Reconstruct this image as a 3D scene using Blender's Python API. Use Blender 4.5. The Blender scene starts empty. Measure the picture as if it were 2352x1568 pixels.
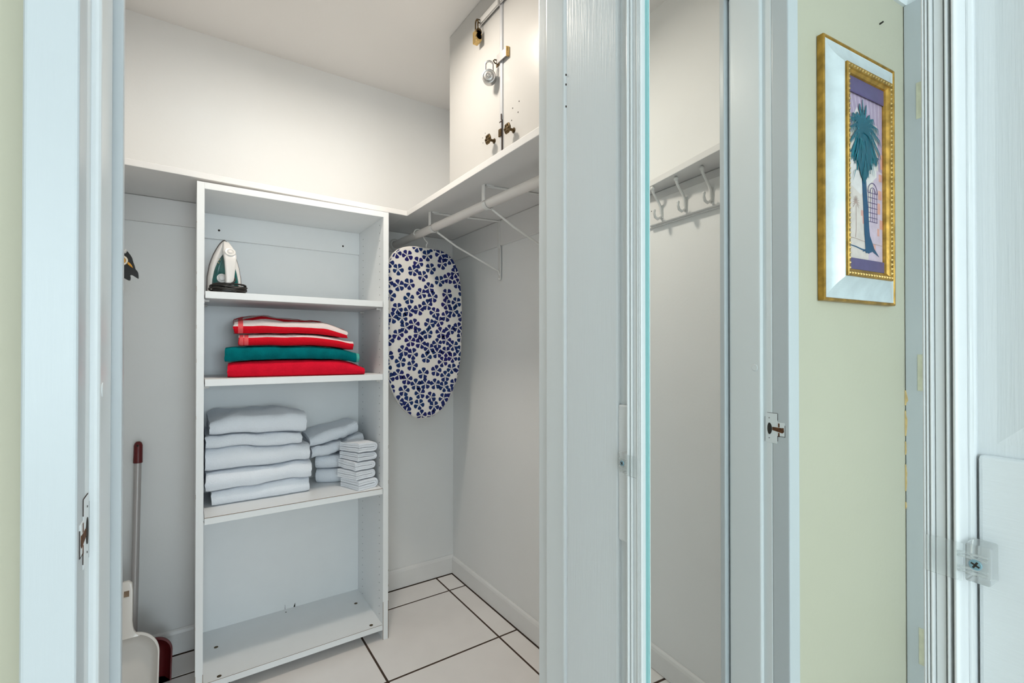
import bpy, bmesh, math, random
from math import sin, cos, pi, radians, atan2, sqrt
from mathutils import Vector, Matrix, noise
from mathutils.bvhtree import BVHTree

random.seed(7)
SC = bpy.context.scene
COL = SC.collection

# ------------------------------------------------------------------ camera, light, exposure
YAW = radians(34.2)
cam = bpy.data.cameras.new('camera')
cam.sensor_width = 36.0
cam.lens = 36.0 * 1086.0 / 2352.0
cam.shift_y = 11.4 / 2352.0
cam.clip_start = 0.01
camo = bpy.data.objects.new('camera', cam)
camo.location = (0, 0, 1.228)
camo.rotation_euler = (radians(90.35), 0, -YAW)
COL.objects.link(camo)
SC.camera = camo

SC.view_settings.view_transform = 'Standard'
SC.view_settings.look = 'None'
SC.view_settings.gamma = 1.0
SC.view_settings.use_curve_mapping = False
SC.view_settings.exposure = 1.14

w = bpy.data.worlds.new('daylight')
SC.world = w
w.use_nodes = True
w.node_tree.nodes['Background'].inputs[0].default_value = (0.80, 0.92, 1.0, 1)
w.node_tree.nodes['Background'].inputs[1].default_value = 1.6


def area(name, loc, target, sx, sy, power, color):
    l = bpy.data.lights.new(name, 'AREA')
    l.shape = 'RECTANGLE'
    l.size, l.size_y = sx, sy
    l.energy = power
    l.color = color
    o = bpy.data.objects.new(name, l)
    o.location = loc
    o.rotation_euler = (Vector(target) - Vector(loc)).to_track_quat('-Z', 'Y').to_euler()
    COL.objects.link(o)
    return o


# daylight through an invented hall window behind the camera
area('added_back_daylight', (0.4, -5.95, 1.42), (0.4, 1.0, 1.2), 1.9, 1.6, 36.0, (0.78, 0.93, 1.0))
# daylight through an invented side window left of the camera, out of view
area('added_side_daylight', (-0.79, -1.50, 1.40), (1.0, 0.10, 1.25), 1.1, 1.3, 5.5, (0.74, 0.92, 1.0))
area('added_right_fill', (1.59, -1.50, 1.40), (-0.2, 0.75, 1.25), 1.1, 1.3, 6.0, (0.78, 0.93, 1.0))  # added fill from the right, through an invented window out of view
# warm lamp under the closet ceiling, just above the frame
lamp = area('closet_lamp_light', (0.48, 1.50, 2.478), (0.48, 1.501, 0), 0.16, 0.16, 4.4, (1.0, 0.90, 0.78))
lamp.data.shape = 'DISK'


# ------------------------------------------------------------------ materials
def mat(name, color, rough=0.5, metal=0.0, var=0.0, vscale=6.0, bump=0.0, bscale=60.0, stretch=(1, 1, 1),
        coat=0.0, trans=0.0, ior=1.45, spec=0.5, color2=None):
    m = bpy.data.materials.new(name)
    m.use_nodes = True
    nt = m.node_tree
    b = nt.nodes['Principled BSDF']
    b.inputs['Base Color'].default_value = (*color, 1)
    b.inputs['Roughness'].default_value = rough
    b.inputs['Metallic'].default_value = metal
    b.inputs['Coat Weight'].default_value = coat
    b.inputs['Transmission Weight'].default_value = trans
    b.inputs['IOR'].default_value = ior
    b.inputs['Specular IOR Level'].default_value = spec
    tc = nt.nodes.new('ShaderNodeTexCoord')
    if var or color2:
        n = nt.nodes.new('ShaderNodeTexNoise')
        n.inputs['Scale'].default_value = vscale
        n.inputs['Detail'].default_value = 5
        nt.links.new(tc.outputs['Object'], n.inputs['Vector'])
        r = nt.nodes.new('ShaderNodeValToRGB')
        r.color_ramp.elements[0].position = 0.35
        r.color_ramp.elements[1].position = 0.65
        c2 = color2 or tuple(c * (1 - var) for c in color)
        r.color_ramp.elements[0].color = (*c2, 1)
        r.color_ramp.elements[1].color = (*color, 1)
        nt.links.new(n.outputs['Fac'], r.inputs['Fac'])
        nt.links.new(r.outputs['Color'], b.inputs['Base Color'])
    if bump:
        mp = nt.nodes.new('ShaderNodeMapping')
        mp.inputs['Scale'].default_value = stretch
        nt.links.new(tc.outputs['Object'], mp.inputs['Vector'])
        n2 = nt.nodes.new('ShaderNodeTexNoise')
        n2.inputs['Scale'].default_value = bscale
        n2.inputs['Detail'].default_value = 4
        nt.links.new(mp.outputs['Vector'], n2.inputs['Vector'])
        bp = nt.nodes.new('ShaderNodeBump')
        bp.inputs['Strength'].default_value = bump
        bp.inputs['Distance'].default_value = 0.002
        nt.links.new(n2.outputs['Fac'], bp.inputs['Height'])
        nt.links.new(bp.outputs['Normal'], b.inputs['Normal'])
    return m


M = {}
M['wall'] = mat('closet_wall_paint', (0.885, 0.89, 0.885), 0.55, var=0.02, vscale=3, bump=0.15, bscale=90)
M['ceil'] = mat('ceiling_paint', (0.82, 0.805, 0.79), 0.6, var=0.02, vscale=3, bump=0.15, bscale=90)
M['yellow'] = mat('pale_yellow_wall_paint', (0.51, 0.485, 0.375), 0.6, var=0.03, vscale=2, bump=0.15, bscale=80)
M['trim'] = mat('gloss_white_trim_paint', (0.745, 0.77, 0.775), 0.28, bump=0.12, bscale=40, stretch=(3, 3, 0.25))
M['door'] = mat('white_embossed_door_paint', (0.74, 0.77, 0.785), 0.30, bump=0.30, bscale=90, stretch=(4, 4, 0.12))
M['rail'] = mat('white_embossed_rail_paint', (0.74, 0.77, 0.785), 0.30, bump=0.30, bscale=70, stretch=(0.3, 0.3, 6))
M['base'] = mat('white_baseboard_paint', (0.86, 0.86, 0.855), 0.35, var=0.03, vscale=9, bump=0.2, bscale=50)
M['shelf'] = mat('white_shelf_paint', (0.82, 0.81, 0.80), 0.4, var=0.02, vscale=8, bump=0.12, bscale=60)
M['melamine'] = mat('white_melamine', (0.88, 0.90, 0.91), 0.38, var=0.015, vscale=12)
M['edge'] = mat('chipboard_edge_wear', (0.30, 0.21, 0.14), 0.8, var=0.3, vscale=60)
M['hole'] = mat('dark_hole', (0.03, 0.025, 0.02), 0.9)
M['tile'] = mat('glazed_floor_tile', (0.92, 0.885, 0.865), 0.22, var=0.05, vscale=4.5, color2=(0.87, 0.835, 0.815))
M['grout'] = mat('dark_brown_grout', (0.075, 0.045, 0.03), 0.9, var=0.4, vscale=30)
M['white_metal'] = mat('white_enamelled_metal', (0.78, 0.77, 0.75), 0.35)
M['rod'] = mat('white_painted_rod', (0.80, 0.765, 0.735), 0.35, var=0.03, vscale=15)
M['chrome'] = mat('brushed_steel', (0.52, 0.515, 0.51), 0.38, metal=1.0, bump=0.1, bscale=150)
M['brass'] = mat('brass', (0.62, 0.43, 0.17), 0.35, metal=0.9, var=0.25, vscale=60)
M['antique'] = mat('antique_brass', (0.13, 0.085, 0.035), 0.45, metal=0.7, var=0.6, vscale=90, bump=0.6, bscale=200)
M['rust'] = mat('rusty_metal', (0.16, 0.055, 0.015), 0.8, var=0.7, vscale=120, bump=0.5, bscale=200)
M['black'] = mat('black_plastic', (0.012, 0.011, 0.010), 0.4)
M['cord'] = mat('black_rubber_cord', (0.014, 0.012, 0.011), 0.45, bump=0.1, bscale=200)
M['iron_white'] = mat('white_glossy_plastic', (0.80, 0.78, 0.76), 0.25)
M['iron_teal'] = mat('dark_teal_translucent_plastic', (0.0, 0.13, 0.12), 0.12, coat=0.6, var=0.5, vscale=14, color2=(0.0, 0.05, 0.05))
M['sole'] = mat('dark_soleplate', (0.06, 0.045, 0.04), 0.35, metal=0.5)
M['towel_white'] = mat('white_terry_cloth', (0.86, 0.90, 0.96), 0.95, bump=1.0, bscale=240, spec=0.1)
M['towel_teal'] = mat('teal_terry_cloth', (0.0, 0.17, 0.19), 0.95, bump=0.9, bscale=330, var=0.25, vscale=25, spec=0.1)
M['towel_red'] = mat('red_terry_cloth', (0.78, 0.010, 0.035), 0.95, bump=0.9, bscale=330, var=0.1, vscale=25, spec=0.1)
M['hem_red'] = mat('faded_red_hem', (0.86, 0.12, 0.13), 0.9, bump=0.6, bscale=300, spec=0.1)
M['hem_teal'] = mat('light_green_hem', (0.10, 0.42, 0.36), 0.9, bump=0.6, bscale=300, spec=0.1)
M['board_cloth'] = mat('white_cotton_cover', (0.80, 0.77, 0.74), 0.9, var=0.03, vscale=20, bump=0.3, bscale=400, spec=0.1)
M['navy'] = mat('navy_flower_print', (0.022, 0.018, 0.13), 0.9, spec=0.1, var=0.3, vscale=9, color2=(0.012, 0.04, 0.13))
M['maroon'] = mat('maroon_plastic', (0.13, 0.012, 0.014), 0.35)
M['pan'] = mat('off_white_plastic', (0.74, 0.71, 0.67), 0.28, coat=0.3)
M['pole'] = mat('grey_coated_pole', (0.50, 0.47, 0.46), 0.35, metal=0.2)
M['orange'] = mat('orange_beak_plastic', (0.62, 0.30, 0.03), 0.5)
M['cream'] = mat('cream_ring_plastic', (0.74, 0.68, 0.55), 0.5)
M['bird'] = mat('black_glazed_ornament', (0.008, 0.008, 0.008), 0.3)
M['gold'] = mat('worn_gold_leaf', (0.55, 0.31, 0.06), 0.38, metal=0.65, var=0.45, vscale=35, bump=0.3, bscale=120)
M['silver'] = mat('brushed_silver_leaf', (0.68, 0.74, 0.76), 0.35, metal=0.25, var=0.12, vscale=18, bump=0.25, bscale=90, stretch=(1, 1, 1))
M['hinge'] = mat('painted_over_hinge', (0.70, 0.68, 0.52), 0.45, var=0.15, vscale=40)
M['peel'] = mat('bare_peeled_patch', (0.72, 0.52, 0.24), 0.8, var=0.2, vscale=60)
M['dark_paint'] = mat('dark_crack', (0.05, 0.035, 0.03), 0.9)
M['clear'] = mat('clear_plastic', (0.95, 0.97, 0.965), 0.10, trans=0.80, ior=1.2, spec=0.6)
M['clear_thin'] = mat('clear_thin_plastic', (0.97, 0.985, 0.98), 0.04, trans=0.95, ior=1.12, spec=0.5)
M['bevel'] = mat('teal_glass_edge', (0.30, 0.62, 0.63), 0.12, coat=0.5)
M['screw'] = mat('blued_steel_screw', (0.32, 0.52, 0.62), 0.3, metal=0.8)
M['lamp'] = mat('frosted_lamp_glass', (0.9, 0.88, 0.83), 0.4)
mm = mat('mirror_glass', (0.925, 0.965, 0.955), 0.0, metal=1.0)
M['mirror'] = mm
M['casing'] = mat('darkened_white_casing_paint', (0.53, 0.56, 0.575), 0.3, bump=0.12, bscale=40, stretch=(3, 3, 0.25))  # trim white darkened in colour to dim the daylit casing fronts
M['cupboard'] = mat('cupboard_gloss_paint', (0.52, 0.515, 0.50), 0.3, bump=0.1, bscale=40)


def stripes():
    m = mat('red_white_striped_terry', (0.75, 0.02, 0.04), 0.95, bump=0.9, bscale=330, spec=0.1)
    nt = m.node_tree
    b = nt.nodes['Principled BSDF']
    uv = nt.nodes.new('ShaderNodeUVMap')
    sp = nt.nodes.new('ShaderNodeSeparateXYZ')
    nt.links.new(uv.outputs['UV'], sp.inputs['Vector'])
    r = nt.nodes.new('ShaderNodeValToRGB')
    r.color_ramp.interpolation = 'CONSTANT'
    e = r.color_ramp.elements
    red = (0.72, 0.008, 0.022, 1)
    wh = (0.80, 0.70, 0.69, 1)
    e[0].position = 0; e[0].color = red
    e[1].position = 0.5; e[1].color = wh
    md = nt.nodes.new('ShaderNodeMath'); md.operation = 'FRACT'
    nt.links.new(sp.outputs['Y'], md.inputs[0])
    nt.links.new(md.outputs[0], r.inputs['Fac'])
    nt.links.new(r.outputs['Color'], b.inputs['Base Color'])
    return m


M['stripe'] = stripes()


# ------------------------------------------------------------------ mesh helpers
class MB:
    def __init__(s):
        s.v = []; s.f = []; s.mi = []; s.cur = 0; s.uv = {}

    def quad(s, *idx):
        s.f.append(tuple(idx)); s.mi.append(s.cur)

    def box(s, x0, x1, y0, y1, z0, z1):
        n = len(s.v)
        s.v += [(x, y, z) for z in (z0, z1) for (x, y) in ((x0, y0), (x1, y0), (x1, y1), (x0, y1))]
        for q in ((0, 3, 2, 1), (4, 5, 6, 7), (0, 1, 5, 4), (1, 2, 6, 5), (2, 3, 7, 6), (3, 0, 4, 7)):
            s.quad(*[n + i for i in q])
        return s

    def prism(s, pts, fn, h0, h1):
        """polygon pts (p,q) extruded from h0 to h1, mapped with fn(p,q,h)"""
        n = len(s.v); k = len(pts)
        s.v += [tuple(fn(p, q, h0)) for p, q in pts] + [tuple(fn(p, q, h1)) for p, q in pts]
        s.quad(*[n + i for i in range(k)][::-1])
        s.quad(*[n + k + i for i in range(k)])
        for i in range(k):
            j = (i + 1) % k
            s.quad(n + i, n + j, n + k + j, n + k + i)
        return s

    def flat(s, pts, fn, h):
        n = len(s.v)
        s.v += [tuple(fn(p, q, h)) for p, q in pts]
        s.quad(*[n + i for i in range(len(pts))])
        return s

    def loft(s, rings, closed=True, caps=True):
        n = len(s.v); k = len(rings[0])
        for r in rings:
            s.v += [tuple(p) for p in r]
        for a in range(len(rings) - 1):
            for i in range(k if closed else k - 1):
                j = (i + 1) % k
                s.quad(n + a * k + i, n + a * k + j, n + (a + 1) * k + j, n + (a + 1) * k + i)
        if caps and closed:
            s.quad(*[n + i for i in range(k)][::-1])
            s.quad(*[n + (len(rings) - 1) * k + i for i in range(k)])
        return s

    def tube(s, path, r, n=10, caps=True, close=False):
        P = [Vector(p) for p in path]
        rr = r if isinstance(r, (list, tuple)) else [r] * len(P)
        rings = []
        up = None
        for i, p in enumerate(P):
            t = (P[min(i + 1, len(P) - 1)] - P[max(i - 1, 0)]).normalized()
            if up is None:
                up = Vector((0, 0, 1)) if abs(t.z) < 0.9 else Vector((1, 0, 0))
            sd = t.cross(up)
            if sd.length < 1e-6:
                sd = t.orthogonal()
            sd.normalize()
            up = sd.cross(t).normalized()
            rings.append([p + (sd * cos(2 * pi * k / n) + up * sin(2 * pi * k / n)) * rr[i] for k in range(n)])
        return s.loft(rings, True, caps)

    def cyl(s, a, b, r, n=24, r2=None):
        return s.tube([a, b], [r, r if r2 is None else r2], n)

    def ball(s, c, r, n=10, sx=1, sy=1, sz=1):
        c = Vector(c)
        rings = []
        for i in range(1, n):
            th = pi * i / n
            rings.append([c + Vector((r * sx * sin(th) * cos(2 * pi * k / (2 * n)), r * sy * sin(th) * sin(2 * pi * k / (2 * n)), -r * sz * cos(th))) for k in range(2 * n)])
        return s.loft(rings, True, True)

    def build(s, name, material, parent=None, smooth=False, bevel=0.0, kind=None, mats=None, loc=None, seg=2, label=None):
        me = bpy.data.meshes.new(name)
        me.from_pydata([tuple(v) for v in s.v], [], s.f)
        for m in (mats or [material]):
            me.materials.append(m)
        for i, p in enumerate(me.polygons):
            p.material_index = s.mi[i]
            p.use_smooth = smooth
        bm = bmesh.new(); bm.from_mesh(me)
        bmesh.ops.recalc_face_normals(bm, faces=bm.faces)
        bm.to_mesh(me); bm.free()
        if smooth:
            try:
                me.set_sharp_from_angle(angle=radians(42))
            except Exception:
                pass
        o = bpy.data.objects.new(name, me)
        COL.objects.link(o)
        if parent is not None:
            o.parent = parent
            o.matrix_parent_inverse = Matrix.Translation(-parent.location) if parent.type == 'EMPTY' and not any(parent.rotation_euler) else Matrix.Identity(4)
        if bevel:
            b = o.modifiers.new('edge', 'BEVEL')
            b.width = bevel; b.segments = seg; b.limit_method = 'ANGLE'; b.angle_limit = radians(40)
        if kind:
            o['kind'] = kind
        if label:
            o['label'] = label
        return o


def tag(o, label, cat, group=None):
    o['label'] = label; o['category'] = cat
    if group:
        o['group'] = group
    return o


def thing(name, loc, label, cat, group=None):
    o = bpy.data.objects.new(name, None)
    o.location = loc
    o.empty_display_size = 0.05
    COL.objects.link(o)
    return tag(o, label, cat, group)


def struct(o):
    o['kind'] = 'structure'
    return o


def sroot(name, loc=(0, 0, 0)):
    o = bpy.data.objects.new(name, None)
    o.location = loc
    o.empty_display_size = 0.05
    COL.objects.link(o)
    o['kind'] = 'structure'
    return o


def bx(*a):
    return MB().box(*a)


# ------------------------------------------------------------------ room shell
XR, YB = 1.203, 2.349          # closet right wall, back wall
XL = -0.288                    # closet left wall
ZC, ZH = 2.545, 2.385          # ceilings of the closet and of the hall
YF, YI = 0.690, 0.818          # hall face and closet face of the doorway wall
HX = -0.778                    # hall left wall
DZ = 2.20                      # doorway height

floor = struct(bx(-1.1, 1.8, -6.3, 2.5, -0.06, -0.0015).build('floor', M['grout']))
gx = [-1.0] + [0.12 + 0.4877 * k for k in range(-2, 3)] + [XR]
gy = [2.18 + 0.470 * k for k in range(-9, 1)] + [YB]
gx = [-0.855, -0.3677, 0.12, 0.6077, 1.0954, XR - .0135]
gy[-1] = YB - .0135
shared = {}
for i in range(len(gx) - 1):
    for j in range(len(gy) - 1):
        x0, x1, y0, y1 = gx[i], gx[i + 1], gy[j], gy[j + 1]
        wx, wy = x1 - x0, y1 - y0
        key = (round(wx, 3), round(wy, 3))
        if key not in shared:
            o = bx(-wx / 2 + .0040, wx / 2 - .0040, -wy / 2 + .0046, wy / 2 - .0046, -0.008, 0.0).build('tile', M['tile'], None, bevel=0.0012, seg=1)
            shared[key] = o
        else:
            o = shared[key].copy()
            COL.objects.link(o)
        o.location = ((x0 + x1) / 2, (y0 + y1) / 2, random.uniform(-0.0006, 0.0))
        o.parent = floor
struct(bx(-0.855, 1.6, -6.2, gy[0] - .005, -0.0014, 0.0).build('floor_hall', M['tile']))
struct(bx(XL - .1, XR + .12, YI - .02, YB + .12, ZC, ZC + .06).build('ceiling', M['ceil']))
struct(bx(HX - .12, 1.7, -6.2, YF, ZH, ZH + .06).build('ceiling', M['base']))
struct(bx(XL - .1, XR + .12, YB, YB + .1, -0.004, ZC).build('wall_back', M['wall']))
struct(bx(XR, XR + .1, YI, YB, -0.004, ZC).build('wall_right', M['wall']))
struct(bx(XL - .1, XL, YI, YB, -0.004, ZC).build('wall_left', M['wall']))
# wall with the doorway: yellow towards the hall, white towards the closet
wf = MB()
wf.box(HX - .1, -0.108, YF, YF + .06, -0.004, ZC)
wf.box(0.640, 1.7, YF, YF + .06, -0.004, ZC)
wf.box(-0.108, 0.640, YF, YF + .06, DZ + .03, ZC)
wfront = struct(wf.build('wall_front', M['yellow']))
wf = MB()
wf.box(XL - .1, -0.108, YF + .06, YI, -0.004, ZC)
wf.box(0.640, XR + .1, YF + .06, YI, -0.004, ZC)
wf.box(-0.108, 0.640, YF + .06, YI, DZ + .03, ZC)
struct(wf.build('wall_closet_front', M['wall']))
wl_ = MB()
wl_.box(HX - .1, HX, -6.2, -2.15, -0.004, ZC).box(HX - .1, HX, -0.85, YF, -0.004, ZC)
wl_.box(HX - .1, HX, -2.15, -0.85, -0.004, 0.65).box(HX - .1, HX, -2.15, -0.85, 2.15, ZC)
hl = struct(wl_.build('wall_hall_left', M['yellow']))
wdw = MB()
wdw.box(HX - .09, HX - .05, -2.15, -2.10, 0.65, 2.15).box(HX - .09, HX - .05, -0.90, -0.85, 0.65, 2.15)
wdw.box(HX - .09, HX - .05, -2.10, -0.90, 0.65, 0.70).box(HX - .09, HX - .05, -2.10, -0.90, 2.10, 2.15)
struct(wdw.build('added_window_2', M['trim']))  # unseen hall window, added to carry the side daylight
wr = MB()
wr.box(1.6, 1.7, -6.2, -2.15, -0.004, ZC).box(1.6, 1.7, -0.85, YF, -0.004, ZC)
wr.box(1.6, 1.7, -2.15, -0.85, -0.004, 0.65).box(1.6, 1.7, -2.15, -0.85, 2.15, ZC)
struct(wr.build('wall_hall_right', M['wall']))
wdw = MB()
wdw.box(1.65, 1.69, -2.15, -2.10, 0.65, 2.15).box(1.65, 1.69, -0.90, -0.85, 0.65, 2.15)
wdw.box(1.65, 1.69, -2.10, -0.90, 0.65, 0.70).box(1.65, 1.69, -2.10, -0.90, 2.10, 2.15)
struct(wdw.build('added_window_3', M['trim']))  # unseen window, put in only for the fill from the right
wb = MB()
wb.box(HX, -0.60, -6.2, -6.1, -0.004, ZC).box(1.40, 1.6, -6.2, -6.1, -0.004, ZC)
wb.box(-0.60, 1.40, -6.2, -6.1, -0.004, 0.55).box(-0.60, 1.40, -6.2, -6.1, 2.25, ZC)
struct(wb.build('wall_hall_back', M['wall']))
wdw = MB()
wdw.box(-0.60, 1.40, -6.17, -6.12, 0.55, 0.60).box(-0.60, 1.40, -6.17, -6.12, 2.20, 2.25)
wdw.box(-0.60, -0.55, -6.17, -6.12, 0.60, 2.20).box(1.35, 1.40, -6.17, -6.12, 0.60, 2.20).box(0.48, 0.52, -6.17, -6.12, 0.60, 2.20)
struct(wdw.build('added_window_1', M['trim']))  # unseen window, invented to carry the daylight from behind
# nail in the yellow wall
MB().cyl((-0.6186, YF, 2.227), (-0.6186, YF - .010, 2.229), 0.0026, 8).build('nail', M['hole'], wfront)


# baseboards: rounded top, run along an axis
def baseboard(name, p0, p1, nrm, h=0.092, t=0.013):
    prof = [(0, 0.0), (t, 0.0), (t, h - .016), (t - .003, h - .006), (t - .008, h), (0, h)]
    p0 = Vector(p0); p1 = Vector(p1); nrm = Vector(nrm)
    rings = [[p + nrm * a + Vector((0, 0, b + .002)) for a, b in prof] for p in (p0, p1)]
    m = MB(); m.loft(rings, True, True)
    return struct(m.build(name, M['base'], bevel=0.0015))


baseboard('baseboard_back', (XL, YB, 0), (XR, YB, 0), (0, -1, 0), 0.098)
baseboard('baseboard_right', (XR, YI, 0), (XR, YB, 0), (-1, 0, 0))
baseboard('baseboard_left', (XL, YI + .02, 0), (XL, YB, 0), (1, 0, 0), 0.088)

# battens under the closet shelves
struct(bx(XL, XR, YB - .012, YB, 1.728, 1.829).build('trim_1', M['shelf'], bevel=.002))
struct(bx(XR - .012, XR, YI, YB - .012, 1.712, 1.829).build('trim_2', M['shelf'], bevel=.002))
struct(bx(XL, XL + .009, YI + .03, YB - .012, 1.698, 1.829).build('trim_3', M['shelf'], bevel=.002))
# crown moulding of the hall, along the yellow wall and the hall left wall
crown = [(0, 0), (0, -0.055), (0.008, -0.055), (0.012, -0.042), (0.030, -0.022), (0.046, -0.012), (0.050, 0.0)]
m = MB()
m.loft([[(x, YF - a, ZH + b) for a, b in crown] for x in (HX, 1.6)], True, True)
struct(m.build('trim_4', M['trim']))
m = MB()
m.loft([[(HX + a, y, ZH + b) for a, b in crown] for y in (-6.1, YF)], True, True)
struct(m.build('trim_5', M['trim']))

# ------------------------------------------------------------------ door jambs
jl = sroot('trim_6', (-0.10, 0.70, 0))
# left jamb: casing on the hall side, rebate with strike plate, thick stop, casing on the closet side
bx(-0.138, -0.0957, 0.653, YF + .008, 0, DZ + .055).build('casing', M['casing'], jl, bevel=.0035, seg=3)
bx(-0.120, -0.0957, 0.6975, YI + .003, 0, DZ).build('jamb', M['trim'], jl, bevel=.003, seg=3)
bx(-0.1034, -0.0867, 0.722, YI - .001, 0, DZ).build('stop', M['trim'], jl, bevel=.005, seg=3)
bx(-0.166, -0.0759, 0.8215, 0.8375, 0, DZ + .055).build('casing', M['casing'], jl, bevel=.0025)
# painted over bore plug on the stop
m = MB(); m.cyl((-0.0880, 0.7395, 1.180), (-0.0857, 0.7395, 1.180), 0.0088, 24)
m.build('plug', M['trim'], jl, bevel=.0012, smooth=True)
# strike plate: worn hole, rust, lip wrapping the edge of the casing
SXF, SY, SZ0 = -0.0957, 0.7005, 1.0255
bx(SXF - .0004, SXF + .0006, SY - .0165, SY + .0165, SZ0 - .036, SZ0 + .040).build('strike_plate', M['trim'], jl, bevel=.0005, label='painted-over strike plate with a rusty worn latch hole')
bx(SXF - .0004, SXF + .0008, SY - .0355, SY - .0150, SZ0 - .016, SZ0 + .018).build('strike_lip', M['trim'], jl, bevel=.0005)
m = MB()
m.prism([(SY + .005 + .0105 * cos(a) * (0.7 if cos(a) < 0 else .45), SZ0 + .0150 * sin(a)) for a in [2 * pi * i / 16 for i in range(16)]], lambda p, q, h: (h, p, q), SXF + .0003, SXF + .0012)
m.build('latch_hole', M['hole'], jl)
m = MB()
m.prism([(SY - .0032, SZ0 - .003), (SY - .030, SZ0 - .008), (SY - .034, SZ0 - .004), (SY - .033, SZ0 + .006), (SY - .028, SZ0 + .005), (SY - .0032, SZ0 + .005)], lambda p, q, h: (h, p, q), SXF, SXF + .0012)
m.build('rust_patch', M['rust'], jl)
for z0, z1 in ((.006, .016), (-.018, -.008)):
    bx(SXF, SXF + .0011, SY - .0225, SY - .0185, SZ0 + z0, SZ0 + z1).build('rust_patch', M['rust'], jl, bevel=.0003)
for (y0, y1, z0, z1) in ((-.0365, -.0355, -.016, .012), (-.0365, -.0180, -.0172, -.0162), (-.0176, -.0168, -.030, -.0165), (-.0165, .010, .0398, .0406), (-.0176, -.0168, .022, .0400), (.0160, .0170, -.034, .030)):
    bx(SXF, SXF + .0007, SY + y0, SY + y1, SZ0 + z0, SZ0 + z1).build('crack', M['dark_paint'], jl)
for z in (-.024, .027):
    MB().cyl((SXF, SY + .005, SZ0 + z), (SXF + .0010, SY + .005, SZ0 + z), 0.0013, 8).build('screw_hole', M['hole'], jl)

jr = sroot('trim_7', (0.61, 0.70, 0))
bx(0.6265, 0.645, 0.684, YI + .001, 0, DZ).build('jamb', M['trim'], jr, bevel=.003, seg=3)
bx(0.6010, 0.630, 0.705, 0.762, 0, DZ).build('stop', M['trim'], jr, bevel=.004, seg=3)
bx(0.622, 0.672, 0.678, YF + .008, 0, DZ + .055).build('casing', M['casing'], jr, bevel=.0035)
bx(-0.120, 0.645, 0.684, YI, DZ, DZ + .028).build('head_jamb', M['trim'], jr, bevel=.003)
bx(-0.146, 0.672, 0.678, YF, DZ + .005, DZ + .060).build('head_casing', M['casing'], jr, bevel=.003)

# ------------------------------------------------------------------ open door carrying the mirror
PHI = radians(3.1); DD = 0.530
md = Vector((sin(PHI), cos(PHI), 0)); mn = Vector((-cos(PHI), sin(PHI), 0))


def dw(s, z, off):
    p = md * s + mn * (off - DD)
    return Vector((p.x, p.y, z))


def dbox(s0, s1, z0, z1, o0, o1):
    m = MB()
    m.prism([(s0, z0), (s1, z0), (s1, z1), (s0, z1)], lambda p, q, h: dw(p, q, h), o0, o1)
    return m


door = sroot('door_1', tuple(dw(0.70, 0, -0.03)))
DF = -0.010     # door face
SH, SE = 0.699, -0.09
dbox(SE, SH, 0.012, DZ - .006, DF - .036, DF - .008).build('door_core', M['door'], door)
rails = [(0.012, 0.22), (0.9226, 1.1396), (2.05, DZ - .006)]
for s0, s1 in ((0.566, SH), (0.140, 0.386), (SE, -0.026)):
    dbox(s0, s1, 0.012, DZ - .006, DF - .010, DF).build('stile', M['door'], door, bevel=.003)
for s0, s1 in ((0.3875, 0.5645), (-0.0245, 0.1385)):
    for z0, z1 in rails:
        dbox(s0, s1, z0, z1, DF - .010, DF).build('rail', M['rail'], door, bevel=.003)
    for z0, z1 in ((0.22, 0.9226), (1.1396, 2.05)):
        m = MB()
        def rr(i, o):
            return [dw(p, q, o) for p, q in ((s0 + i, z0 + i), (s1 - i, z0 + i), (s1 - i, z1 - i), (s0 + i, z1 - i))]
        m.loft([rr(.001, DF - .010), rr(.006, DF - .009), rr(.012, DF - .0075), rr(.034, DF - .002), rr(.040, DF - .0015)], True, True)
        m.build('panel', M['door'], door)
# hinges of this door
for z in (0.20, 1.15, 2.00):
    MB().cyl(dw(SH + .002, z - .045, DF - .024), dw(SH + .002, z + .045, DF - .024), .005, 12).build('hinge', M['trim'], door, smooth=True)
# small paint chips on the hinge edge
m = MB()
for z in (1.739, 1.721, 1.680):
    m.box(-.001, .001, -.0008, .0008, z - .0016, z + .0016)
m.v = [tuple(dw(0.6995, v[2], DF + .0005) + Vector((v[0], v[1], 0))) for v in m.v]
m.build('paint_chip', M['dark_paint'], door)

# mirror in a white fluted frame
MZ0, MZ1 = 0.42, 1.95
S0, S1 = 0.1445, 0.5247       # outer edges of the frame
FW = 0.0296
mir = thing('wall_mirror', tuple(dw((S0 + S1) / 2, MZ0, 0)), 'tall narrow mirror in white fluted frame fixed to the open panelled door', 'mirror')
dbox(S0 + .015, S1 - .015, MZ0 + .015, MZ1 - .015, -0.004, 0.0).build('glass', M['mirror'], mir, label='mirror glass showing the yellow wall and coat hooks')
bz = MB()
for (a, b, c, d) in ((S1 - FW - .005, S1 - FW + .002, MZ0 + .03, MZ1 - .03),):
    bz.prism([(a, c), (b, c), (b, d), (a, d)], lambda p, q, h: dw(p, q, h), 0.0002, 0.0016)
bz.build('glass_edge', M['bevel'], mir, label='teal tinted glass edge')


def flute(t):
    """height of the frame moulding at t (0 outer edge .. 1 inner edge)"""
    h = 0.0075
    for c, r, k in ((0.085, 0.085, 0.0045), (0.295, 0.055, 0.003), (0.735, 0.055, 0.003), (0.845, 0.045, 0.0028), (0.935, 0.045, 0.0025)):
        d = (t - c) / r
        if abs(d) < 1:
            h += k * sqrt(1 - d * d)
    for c, r, k in ((0.205, 0.03, 0.005), (0.375, 0.018, 0.005), (0.665, 0.015, 0.002)):
        d = (t - c) / r
        if abs(d) < 1:
            h -= k * sqrt(1 - d * d)
    return h


ts = [i / 90 for i in range(91)]


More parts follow.
